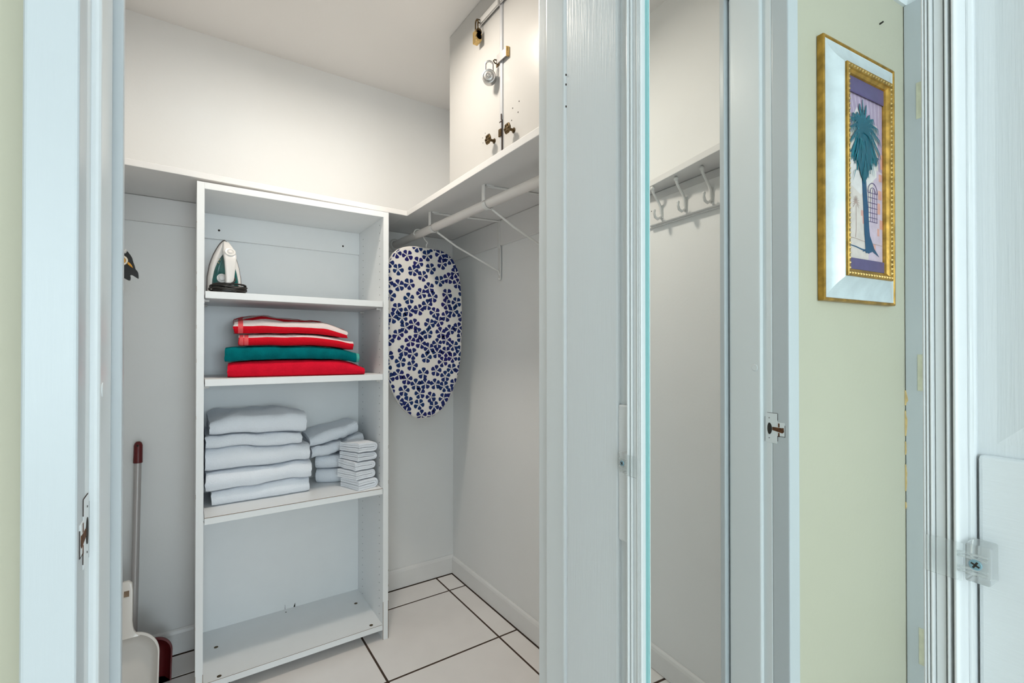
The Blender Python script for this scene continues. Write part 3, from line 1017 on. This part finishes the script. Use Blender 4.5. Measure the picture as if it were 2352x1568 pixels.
G2 = 'white bath towels in the tall stack'
Z = SZ['white']
labs = ['white bath towel at the bottom of the tall white stack', 'white bath towel second from the bottom of the tall stack', 'thick white bath towel in the middle of the tall stack',
        'thin white bath towel just under the top of the tall stack', 'puffy white bath towel on top of the tall stack']
specs = [  # x0, y0, yaw, length, th, tL, tR, z, hems, zdrop
    (0.066, 2.082, 0.5, 0.342, .063, 0.92, 1.06, 0.000, [(.022, .024), (.050, .052)]),
    (0.047, 2.066, 0.5, 0.366, .068, 1.10, 1.0, 0.067, [(.040, .042)]),
    (0.046, 2.060, 0.5, 0.360, .076, 1.12, 0.92, 0.141, []),
    (0.047, 2.058, 0.5, 0.328, .050, 0.95, 1.05, 0.226, [(.012, .014)]),
    (0.058, 2.050, 0.5, 0.332, .074, 0.90, 1.12, 0.282, [(.024, .026)]),
]
prev = None
for i, (x0, y0, ya, L, th, tL, tR, dz, hm) in enumerate(specs):
    prev = towel('bath_towel', labs[i], 'towel', G2, M['towel_white'], (x0, y0, Z + dz), radians(ya), L, .225, th - .003, 2, seed=10 + i, amp=.0062, on=prev, rough=2.0, tL=tL, tR=tR, hem=hm,
          sagL=.016 if i == 4 else 0, sagR=.006 if i == 4 else .004, bow=.0, rise=.15 if i == 4 else 0)
G3 = 'white hand towels behind the washcloths'
h1 = towel('hand_towel', 'rolled white hand towel lowest behind the washcloths', 'towel', G3, M['towel_white'], (0.452, 2.192, Z), radians(-24), .105, .125, .060, 3, seed=21, amp=.004, nr=14)
h2 = towel('hand_towel', 'rolled white hand towel second from the bottom behind the washcloths', 'towel', G3, M['towel_white'], (0.450, 2.190, Z + .066), radians(-22), .105, .125, .056, 3, seed=22, amp=.004, nr=14, on=h1)
h3 = towel('hand_towel', 'folded white hand towel just under the topmost one', 'towel', G3, M['towel_white'], (0.430, 2.150, Z + .128), radians(2), .222, .150, .044, 2, seed=23, amp=.005, roll=.12, nr=16, sagL=.004, on=h2, kern=.035)
towel('hand_towel', 'folded white hand towel on top, behind the small washcloths', 'towel', G3, M['towel_white'], (0.422, 2.152, Z + .182), radians(2), .205, .150, .050, 2, seed=24, amp=.006, roll=.06, nr=16, sagL=.012, on=h3, kern=.03)
G4 = 'white washcloths stacked at the shelf front'
wl = ['white washcloth at the bottom of the small front stack', 'white washcloth second from the bottom of the small front stack', 'white washcloth in the middle of the small front stack',
      'white washcloth second from the top of the small front stack', 'white washcloth on top of the small front stack']
zz = 0
prev = None
for i in range(5):
    th = (.042, .036, .036, .034, .038)[i]
    # the fold lies to the left, the loose layered end faces the viewer
    prev = towel('washcloth', wl[i], 'washcloth', G4, M['towel_white'], (0.662 + (.008, -.002, -.004, .004, .006)[i], 2.008 + (0, .004, .0, .004, .0)[i], Z + zz), radians(108 + (0, 2, -2, 1, 3)[i]), 0.128, .096, th - .002, 2, seed=31 + i, amp=.0035, nr=14, on=prev)
    zz += th - .001

# ------------------------------------------------------------------ steam iron standing on its heel
ir = thing('steam_iron', (0.103, 2.03, 1.432), 'white and dark teal steam iron standing upright with its black cord coiled', 'iron')
IO = Vector((0.1065, 2.050, 1.4335))
ang = radians(4)
ixv = Vector((cos(ang), sin(ang), 0)); iyv = Vector((-sin(ang), cos(ang), 0)); lean = Vector((0, 0, 1)) + iyv * .03


def iw(x, z, y):
    return IO + ixv * x + iyv * y + lean * z


AP = [(0, 1.0), (.10, 1.0), (.31, .976), (.52, .854), (.62, .755), (.72, .634), (.82, .47), (.88, .36), (.92, .28), (.955, .19), (.98, .11), (1.0, 0.0)]


def arch(wd, h, z0=0.0, sk=.02, **kw):
    pts = [(wd * x + sk * 0, z0 + (h - z0) * g) for g, x in AP]
    return pts + [(-x, z) for x, z in pts[-2::-1]]


H = .207
m = MB(); m.loft([[iw(x, z, .040) for x, z in arch(.0575, H + .002)], [iw(x, z, .0345) for x, z in arch(.0575, H + .002)]], True, True)
m.build('soleplate', M['sole'], ir, smooth=True)
m = MB()
m.loft([[iw(x, z, .034) for x, z in arch(.0545, H - .003)], [iw(x, z, .018) for x, z in arch(.0535, H - .005)], [iw(x, z, .006) for x, z in arch(.049, H - .012)], [iw(x, z, .002) for x, z in arch(.044, H - .020)]], True, True)
m.build('body', M['iron_white'], ir, smooth=True)
m = MB()
m.loft([[iw(x, z, .004) for x, z in arch(.0435, H - .052, .003, power=1.8)], [iw(x, z, -.004) for x, z in arch(.041, H - .056, .004, power=1.8)], [iw(x, z, -.010) for x, z in arch(.034, H - .066, .006, power=1.8)]], True, True)
m.build('water_tank', M['iron_teal'], ir, smooth=True)
m = MB()
for k in range(2):
    m.prism([(-.027 + .004 * k, .116 + .012 * k), (-.021 + .004 * k, .110 + .012 * k), (-.021 + .004 * k, .1115 + .012 * k), (-.029 + .004 * k, .1175 + .012 * k)], lambda p, q, h: iw(p, q, h), -.0105, -.0075)
m.build('tank_mark', M['brass'], ir)


def rrect(w_, d_, n=5, r=.45):
    pts = []
    for cx_, cy_, a0 in ((1, 1, 0), (-1, 1, 90), (-1, -1, 180), (1, -1, 270)):
        for i in range(n + 1):
            a = radians(a0 + 90 * i / n)
            k = min(w_, d_) * r
            pts.append((cx_ * (w_ - k) + k * cos(a), cy_ * (d_ - k) + k * sin(a)))
    return pts


hpth = [(.002, .196, .006, .008, .006), (.005, .180, -.008, .013, .012), (.008, .160, -.022, .0185, .016), (.0095, .140, -.034, .0200, .016), (.0095, .115, -.041, .0180, .013), (.0085, .085, -.044, .0155, .011), (.008, .055, -.044, .0135, .011), (.0075, .030, -.040, .0130, .012), (.007, .012, -.030, .0135, .016)]
m = MB()
m.loft([[iw(cx_ + a, z + b * .25, y + b) for a, b in rrect(w_, d_)] for cx_, z, y, w_, d_ in hpth], True, True)
m.build('handle', M['iron_white'], ir, smooth=True)
m = MB(); m.loft([[iw(a * 1.0 + .009, z, b * 1.0 - .012) for a, b in rrect(.022, .028)] for z in (.002, .016)], True, True)
m.build('heel', M['iron_white'], ir, smooth=True)
# steam button disc near the tip
bdir = (iyv * -1 + Vector((0, 0, .55))).normalized()
bc_ = iw(.0095, .150, -.043)
m = MB()
uu = ixv; vv = bdir.cross(ixv).normalized()
m.loft([[bc_ + bdir * h + uu * r * cos(a) + vv * r * sin(a) for a in [2 * pi * i / 28 for i in range(28)]] for h, r in ((-.012, .018), (.002, .018), (.004, .0165), (.0035, .0115), (.001, .010), (.0045, .0075), (.006, .006), (.006, .002))], True, True)
m.build('steam_button', M['iron_white'], ir, smooth=True)
# temperature dial beside the handle
dc = iw(-.013, .056, -.010)
m = MB()
dd_ = (-iyv).normalized()
vv = dd_.cross(ixv).normalized()
m.loft([[dc + dd_ * h + ixv * r * cos(a) + vv * r * sin(a) for a in [2 * pi * i / 32 for i in range(32)]] for h, r in ((0, .0165), (.005, .0165), (.0065, .015), (.0065, .0105), (.009, .0095), (.010, .008), (.010, .003))], True, True)
dl = m.build('dial', M['iron_white'], ir, smooth=True)
m = MB()
for i in range(14):
    a = 2 * pi * i / 14
    p = dc + dd_ * .0067 + ixv * .0128 * cos(a) + vv * .0128 * sin(a)
    m.ball(p, .0009, 4)
m.build('dial_mark', M['hole'], dl, kind='stuff')
# cord: leaves the handle, then several flat coils around the heel
cp = [iw(.0235, .056, -.046), iw(.0245, .046, -.055), iw(.019, .036, -.061), iw(.004, .029, -.062), iw(-.012, .024, -.058), iw(-.030, .018, -.050)]
rc = random.Random(3)
turns = 6
N = turns * 18
for i in range(N):
    a = pi * 1.0 + 2 * pi * i / 18
    k = i / N
    rx_ = .055 + .006 * sin(i * .37) - .004 * abs(k - .5)
    ry_ = .030 + .003 * cos(i * .51)
    lay = (.0045, .0115, .0185, .0250, .0080, .0150)[min(5, i // 18)]
    cp.append(iw(.008 + rx_ * cos(a) + .010 * k, lay + .0050 * sin(a * .5 + 1 + i * .13) + .003, -.028 + ry_ * sin(a) - .006 * (k > .6)))
# smooth the path
sm = [cp[0]] + [(cp[i - 1] + cp[i] * 2 + cp[i + 1]) / 4 for i in range(1, len(cp) - 1)] + [cp[-1]]
sm = [Vector((max(p.x, IX0 + .008), p.y, max(p.z, 1.432 + .0036))) for p in sm]
MB().tube(sm, .0033, 8).build('power_cord', M['cord'], ir, smooth=True)
m = MB()
for z, sc_ in ((.012, 1.02), (.022, .97)):
    pts = [iw(.004 + .058 * sc_ * cos(a), z + .004 * sin(a * 2), -.030 + .034 * sc_ * sin(a)) for a in [2 * pi * i / 28 for i in range(28)]]
    pts = [Vector((max(p.x, IX0 + .008), p.y, max(p.z, 1.4356))) for p in pts]
    m.tube(pts + [pts[0]], .0033, 8)
m.build('cord_wrap', M['cord'], ir, smooth=True)

# ------------------------------------------------------------------ black bird ornament on a white hook
PX, PY, PZ = -0.17, 1.95, 1.50
bd = thing('bird_ornament', (PX, PY, PZ), 'black bird-shaped ornament with ringed eye hanging left of the bookcase, half hidden', 'ornament')
k_ = 1 / 941 * 60 * 2.0 / 1086 * 1.08    # metres per sketch unit


def bp(x, y):
    return (-0.1775 + (x - 185) * .0000690, 1.5427 - (y - 290) * .0000937)


sil = [(-150, 330), (-60, 300), (60, 330), (185, 360), (230, 378), (270, 350), (290, 285), (340, 320), (420, 410), (480, 500), (520, 640), (570, 760), (605, 880), (660, 930), (700, 985), (718, 1080), (722, 1190), (690, 1200), (560, 1130), (470, 1085), (405, 1095), (428, 1190), (415, 1270), (370, 1290), (190, 1215), (60, 1180), (-60, 1220), (-200, 1280), (-240, 1180), (-220, 900), (-250, 640), (-220, 430)]
m = MB()
m.prism([bp(x, y) for x, y in sil], lambda p, q, h: (p, h, q), PY - .006, PY + .010)
m.build('body', M['bird'], bd, bevel=.003, seg=3)
cx_, cz_ = bp(100, 620)
rg = []
for r, h in ((.0165, -.0062), (.0156, -.0090), (.0120, -.0090), (.0106, -.0062)):
    rg.append([(cx_ + r * cos(a), PY + h, cz_ + r * 1.0 * sin(a)) for a in [2 * pi * i / 32 for i in range(32)]])
m = MB(); m.loft(rg, True, True); m.build('eye_ring', M['cream'], bd, smooth=True)
m = MB(); m.cyl((cx_, PY - .006, cz_), (cx_, PY - .0080, cz_), .0104, 24); m.build('eye', M['orange'], bd)
m = MB(); m.cyl((cx_ - .004, PY - .008, cz_), (cx_ - .004, PY - .0090, cz_), .0075, 20); m.build('pupil', M['bird'], bd)
m = MB(); m.prism([bp(*p) for p in ((340, 655), (400, 690), (470, 760), (525, 865), (440, 820), (310, 735))], lambda p, q, h: (p, h, q), PY - .010, PY - .005)
m.build('beak', M['orange'], bd, bevel=.0015)
hx, hz = bp(255, 330)
hk = MB()
hk.tube([(XL, PY + .014, hz + .050), (XL + .014, PY + .013, hz + .046), (XL + .05, PY + .005, hz + .030), (hx - .012, PY - .004, hz + .010), (hx - .003, PY - .009, hz - .001), (hx + .001, PY - .010, hz + .008)], [.006, .004, .004, .004, .0038, .0036], 10)
tag(hk.build('wall_hook', M['white_metal'], smooth=True), 'small white wall hook on the closet left wall holding the black bird ornament', 'hook')

# ------------------------------------------------------------------ dustpans in the corner left of the bookcase
# long-handled maroon dustpan leaning against the back wall
lp = thing('long_handled_dustpan', (-0.13, 2.22, 0), 'maroon dustpan with long grey pole and maroon grip leaning in the corner', 'dustpan')
q0 = Vector((-0.172, 2.245, .13)); q1 = Vector((-0.1665, 2.318, .80)); q2 = Vector((-0.166, 2.326, .872))
MB().cyl(q0, q1, .0115, 20).build('pole', M['pole'], lp, smooth=True)
m = MB()
dv = (q2 - q0).normalized()
m.tube([q1 - dv * .010, q1 - dv * .008, q1 + dv * .02, q2 - dv * .015, q2 - dv * .005, q2], [.0125, .0148, .0142, .0140, .011, .005], 20)
m.build('grip', M['maroon'], lp, smooth=True)
m = MB(); m.cyl(q2 - dv * .014 + Vector((-.001, -.0135, 0)), q2 - dv * .014 + Vector((-.001, -.0155, 0)), .0035, 12)
m.build('hang_hole', M['hole'], lp)


def pan_shape(scale_w, height, cx, y_at, thick, rim, shoulder):
    """outline of an upright pan in (x,z): straight sides, round shoulders"""
    pts = []
    w_ = scale_w
    pts.append((-w_ * .97, 0))
    n = 12
    for i in range(n + 1):
        a = pi - pi / 2 * i / n
        pts.append((-w_ + shoulder + shoulder * cos(a), height - shoulder + shoulder * sin(a)))
    for i in range(n + 1):
        a = pi / 2 - pi / 2 * i / n
        pts.append((w_ - shoulder + shoulder * cos(a), height - shoulder + shoulder * sin(a)))
    pts.append((w_ * .97, 0))
    return pts


def pan(name, parent, material, base, w_, h_, lean_, depth, shoulder, yaw_=0.0):
    """open scoop standing on its lip, cavity facing the viewer"""
    bx_, by_ = base

    def P(x, z, y):
        yy = y + z * lean_
        return (bx_ + x * cos(yaw_) - yy * sin(yaw_), by_ + yy * cos(yaw_) + x * sin(yaw_), z + .001)
    o = pan_shape(w_, h_, 0, 0, 0, 0, shoulder)

    def sc(f, dz):
        return [(x * f, max(z - dz * (z / h_), 0)) for x, z in o]
    rings = [[P(x, z, 0.004) for x, z in sc(1.0, 0)], [P(x, z, -.001) for x, z in sc(1.0, 0)], [P(x, z, -.001) for x, z in sc(.955, .007)], [P(x, z, .010) for x, z in sc(.93, .012)], [P(x, z, depth * .85) for x, z in sc(.80, .034)], [P(x, z, depth) for x, z in sc(.70, .050)]]
    back = [[P(x, z, depth + .004) for x, z in sc(.72, .046)], [P(x, z, depth * .8) for x, z in sc(.84, .026)], [P(x, z, .012) for x, z in sc(.96, .005)]]
    m = MB()
    m.loft(rings, True, False)
    k = len(o)
    n0 = (len(rings) - 1) * k
    m.quad(*range(n0, n0 + k))
    b0 = len(m.v)
    m.loft(back, True, False)
    m.quad(*range(b0, b0 + k))
    for i in range(k):
        j = (i + 1) % k
        m.quad(i, j, b0 + 2 * k + j, b0 + 2 * k + i)
    return m.build(name, material, parent, smooth=True), P


pan('scoop', lp, M['maroon'], (-0.160, 2.170), .108, .165, .10, .045, .058)
# short white hand dustpan standing in front
wp = thing('hand_dustpan', (-0.20, 2.15, 0), 'off-white plastic hand dustpan standing upright in front of the maroon one', 'dustpan')
so, PP = pan('scoop', wp, M['pan'], (-0.1795, 1.985), .0945, .268, .24, .040, .078)
m = MB()
rgs = []
for z, w_, dy in ((.256, .040, .004), (.262, .034, .004), (.268, .0285, .0035), (.276, .0242, .003), (.288, .0212, .0025), (.305, .0195, .002), (.400, .0185, .0), (.425, .016, 0), (.432, .008, 0)):
    rgs.append([PP(a, z, b + dy - .002) for a, b in rrect(w_, .006)])
m.loft(rgs, True, True)
m.build('handle', M['pan'], wp, smooth=True)
m = MB(); m.loft([[PP(a + .002, z, b - .0085) for a, b in rrect(.007, .001)] for z in (.386, .404)], True, True)
m.build('hang_hole', M['edge'], wp)
m = MB(); m.loft([[PP(x, z, y) for z, y in ((0, -.004), (.012, -.0035), (.012, .0), (0, .0))] for x in (-.091, .091)], True, True)
m.build('rubber_lip', M['hem_red'] if False else mat('pinkish_brown_rubber', (0.42, 0.22, 0.18), .7), wp)

# ------------------------------------------------------------------ framed palm picture on the yellow hall wall (seen in the mirror)
PX0, PX1, PZ0, PZ1 = -0.2823, -0.6624, 1.361, 2.084
KF = 0.858
pf = thing('framed_picture', ((PX0 + PX1) / 2, YF, PZ0), 'palm tree picture in a wide silver and gold frame, reflected in the mirror', 'picture')


def ring_at(wd, dep):
    wd, dep = wd * KF, dep * KF
    return [(PX0 - wd, YF - dep, PZ0 + wd), (PX1 + wd, YF - dep, PZ0 + wd), (PX1 + wd, YF - dep, PZ1 - wd), (PX0 - wd, YF - dep, PZ1 - wd)]


def frame_part(name, prof_, material, **kw):
    m = MB()
    m.loft([ring_at(a, b) for a, b in prof_], True, False)
    return m.build(name, material, pf, **kw)


frame_part('outer_edge', [(.0, .002), (.0, .020), (.002, .0235), (.006, .0235), (.0075, .021), (.009, .0215), (.010, .0205)], M['gold'])
cove = [(.010, .0205), (.013, .0195)] + [(.013 + .064 * i / 10, .0195 + .0235 * (i / 10) ** 2.0) for i in range(1, 11)] + [(.080, .0435)]
frame_part('silver_cove', cove, M['silver'])
inner = frame_part('inner_lip', [(.080, .0435), (.080, .050), (.083, .052), (.095, .050), (.097, .046), (.1045, .041), (.107, .034), (.107, .030)], M['gold'])
m = MB()
def bead(x, z):
    y = YF - .0505 * KF
    r = .0037
    n0 = len(m.v)
    m.v += [(x - r, y, z - r), (x + r, y, z - r), (x + r, y, z + r), (x - r, y, z + r), (x, y - .004, z)]
    for i in range(4):
        m.quad(n0 + i, n0 + (i + 1) % 4, n0 + 4)
L = PZ1 - PZ0 - .178 * KF
nb = int(L / .0134)
for i in range(nb + 1):
    z = PZ0 + .089 * KF + L * i / nb
    bead(PX0 - .089 * KF, z); bead(PX1 + .089 * KF, z)
L = abs(PX1 - PX0) - .178 * KF
nb2 = int(L / .0134)
for i in range(1, nb2):
    x = PX0 - .089 * KF - L * i / nb2
    bead(x, PZ0 + .089 * KF); bead(x, PZ1 - .089 * KF)
m.build('bead_row', M['brass'], inner, kind='stuff')

# the print: flat layers of colour on one sheet, x to the viewer's right as the mirror shows it
AX0, AX1, AZ0, AZ1 = PX0 - .107 * KF, PX1 + .107 * KF, PZ0 + .107 * KF, PZ1 - .107 * KF
cols = {'sky': (0.40, 0.30, 0.42), 'sand': (0.66, 0.57, 0.52), 'purple': (0.105, 0.082, 0.19), 'trunk': (0.012, 0.075, 0.16), 'leaf': (0.004, 0.095, 0.14), 'leaf2': (0.01, 0.17, 0.22),
        'pale': (0.72, 0.66, 0.64), 'pink': (0.66, 0.33, 0.28), 'ray': (0.55, 0.46, 0.56), 'gate': (0.09, 0.06, 0.17), 'faint': (0.40, 0.28, 0.24), 'lilac': (0.58, 0.46, 0.55)}
pm = [mat('print_' + k, c, .35, var=.12, vscale=40) for k, c in cols.items()]
ix = {k: i for i, k in enumerate(cols)}
art = MB()
lay = [0]


def A_(col, pts):
    lay[0] += 1
    art.cur = ix[col]
    n0 = len(art.v)
    for x, y in pts:
        x = min(max(x, 0), 1); y = min(max(y, 0), 1)
        art.v.append((AX0 + (AX1 - AX0) * x, YF - .0258 - .000012 * lay[0], AZ0 + (AZ1 - AZ0) * y))
    art.quad(*range(n0, n0 + len(pts)))


def stroke(col, pts, w0, w1):
    L_, R_ = [], []
    n = len(pts)
    for i, (x, y) in enumerate(pts):
        xa, ya = pts[max(i - 1, 0)]; xb, yb = pts[min(i + 1, n - 1)]
        dx, dy = (xb - xa), (yb - ya) * 2.6
        l = sqrt(dx * dx + dy * dy) or 1
        wv = w0 + (w1 - w0) * i / (n - 1)
        L_.append((x - dy / l * wv, y + dx / l * wv / 2.6)); R_.append((x + dy / l * wv, y - dx / l * wv / 2.6))
    for i in range(n - 1):
        A_(col, [L_[i], L_[i + 1], R_[i + 1], R_[i]])


ra = random.Random(5)
A_('sand', [(0, 0), (1, 0), (1, 1), (0, 1)])
A_('sky', [(0, .62), (.12, .70), (.2, .80), (.85, .80), (.9, .50), (1, .45), (1, .93), (0, .93)])
A_('lilac', [(.60, .06), (1, .05), (1, .55), (.80, .56), (.72, .45), (.62, .2)])
for i in range(11):
    x = i * .1
    stroke('ray', [(x - .05 + .1 * (x - .4), .93), (x + .06 + .10 * (.5 - x), .78 - .05 * ra.random())], .011, .006)
A_('pale', [(.16, .78), (.30, .86), (.42, .80), (.36, .66), (.10, .60), (.08, .45), (.40, .40), (.55, .45), (.84, .52), (.80, .74), (.66, .82), (.55, .74), (.40, .72)])
for (x, y, a, b) in ((.88, .40, .10, .05), (.90, .50, .09, .04), (.86, .32, .08, .06), (.92, .24, .08, .05), (.85, .20, .06, .04), (.40, .29, .06, .03), (.44, .25, .05, .04), (.70, .12, .10, .03), (.95, .57, .05, .08)):
    A_('pink', [(x, y), (x + a, y), (x + a, y + b), (x, y + b)])
A_('gate', [(.02, .475), (.12, .472), (.12, .515), (.02, .518)])
A_('gate', [(.0, .395), (.06, .392), (.06, .447), (.0, .450)])
stroke('faint', [(.25, .17), (.27, .21), (.27, .34)], .008, .006)
for i in range(13):
    a = pi * (-.15 + 1.3 * i / 12)
    stroke('faint', [(.265, .355), (.265 + .09 * cos(a), .355 + .045 * sin(a) - .01)], .007, .003)
stroke('faint', [(0, .165), (.25, .165), (.5, .155), (1, .15)], .004, .004)
stroke('trunk', [(0, .128), (.25, .122), (.42, .112), (.5, .11)], .006, .012)
# iron gate with an arched head
gxs = [.60, .66, .72, .78, .84]
for x in gxs:
    stroke('gate', [(x, .27), (x, .45 - .10 * abs(x - .71))], .005, .005)
for y in (.27, .292, .318, .345, .372, .40, .425):
    stroke('gate', [(.58, y), (.855, y)], .0045, .0045)
stroke('gate', [(.585 + .135 * (1 - cos(pi * i / 10)), .425 + .055 * sin(pi * i / 10)) for i in range(11)], .006, .006)
stroke('gate', [(.64 + .08 * (1 - cos(pi * i / 8)), .425 + .03 * sin(pi * i / 8)) for i in range(9)], .005, .005)
# trunk and roots
stroke('trunk', [(.45, .62), (.49, .45), (.52, .35), (.55, .22), (.585, .14), (.60, .10)], .05, .085)
A_('trunk', [(.50, .15), (.52, .12), (.42, .10), (.50, .105), (.60, .095), (.70, .11), (.90, .085), (.76, .125), (.68, .17), (.62, .2)])
# crown: drooping skirt and upper fronds
for i in range(70):
    x = .10 + .78 * i / 69
    c = 1 - abs(x - .48) / .42
    top = .72 + .03 * c
    bot = .46 + .14 * (1 - c) + .05 * ra.random()
    stroke('leaf' if ra.random() < .6 else 'leaf2', [(.47 + (x - .47) * .35, top), (.47 + (x - .47) * .85, top - .10), (x + ra.uniform(-.02, .02), bot)], .020, .006)
A_('leaf', [(.34, .74), (.47, .78), (.62, .74), (.68, .62), (.56, .50), (.46, .47), (.38, .50), (.24, .62)])
for a, l_ in ((95, .17), (78, .15), (112, .15), (60, .15), (128, .15), (42, .17), (145, .18), (20, .20), (160, .21), (2, .21), (178, .22), (-18, .22), (198, .22)):
    ar = radians(a)
    p0_ = (.46, .745)
    e = (p0_[0] + l_ * 2.0 * cos(ar), p0_[1] + l_ * .95 * sin(ar) - (.03 if abs(cos(ar)) > .5 else 0))
    mid = ((p0_[0] + e[0]) / 2, (p0_[1] + e[1]) / 2 + .025 * abs(cos(ar)))
    stroke('leaf', [p0_, mid, e], .040, .006)
    for k in range(9):
        f = .25 + .75 * k / 8
        px_ = p0_[0] + (e[0] - p0_[0]) * f; py_ = p0_[1] + (e[1] - p0_[1]) * f + .05 * f * (1 - f) * abs(cos(ar))
        stroke('leaf2' if k % 2 else 'leaf', [(px_, py_), (px_ + .05 * cos(ar), py_ - .035)], .012, .003)
for i in range(24):
    x = .22 + .52 * ra.random(); y = .50 + .2 * ra.random()
    stroke('leaf2', [(x, y), (x + (x - .47) * .25, y - .06)], .009, .002)
A_('purple', [(0, 0), (1, 0), (1, .058), (0, .058)])
A_('purple', [(0, .925), (1, .925), (1, 1), (0, 1)])
A_('gate', [(0, .918), (1, .918), (1, .927), (0, .927)])
art.build('palm_print', None, pf, mats=pm, label='printed palm tree beside an iron gate between dark purple bands')
bx(min(AX0, AX1) - .004, max(AX0, AX1) + .004, YF - .0245, YF - .001, AZ0 - .004, AZ1 + .004).build('backing', M['edge'], pf)

# ------------------------------------------------------------------ closet ceiling lamp just above the frame
cl = thing('ceiling_lamp', (0.48, 1.50, ZC), 'white round ceiling lamp of the closet, just above the frame', 'lamp')
m = MB(); m.cyl((0.48, 1.50, ZC), (0.48, 1.50, ZC - .035), .06, 32)
m.build('lamp_base', M['white_metal'], cl, bevel=.004)
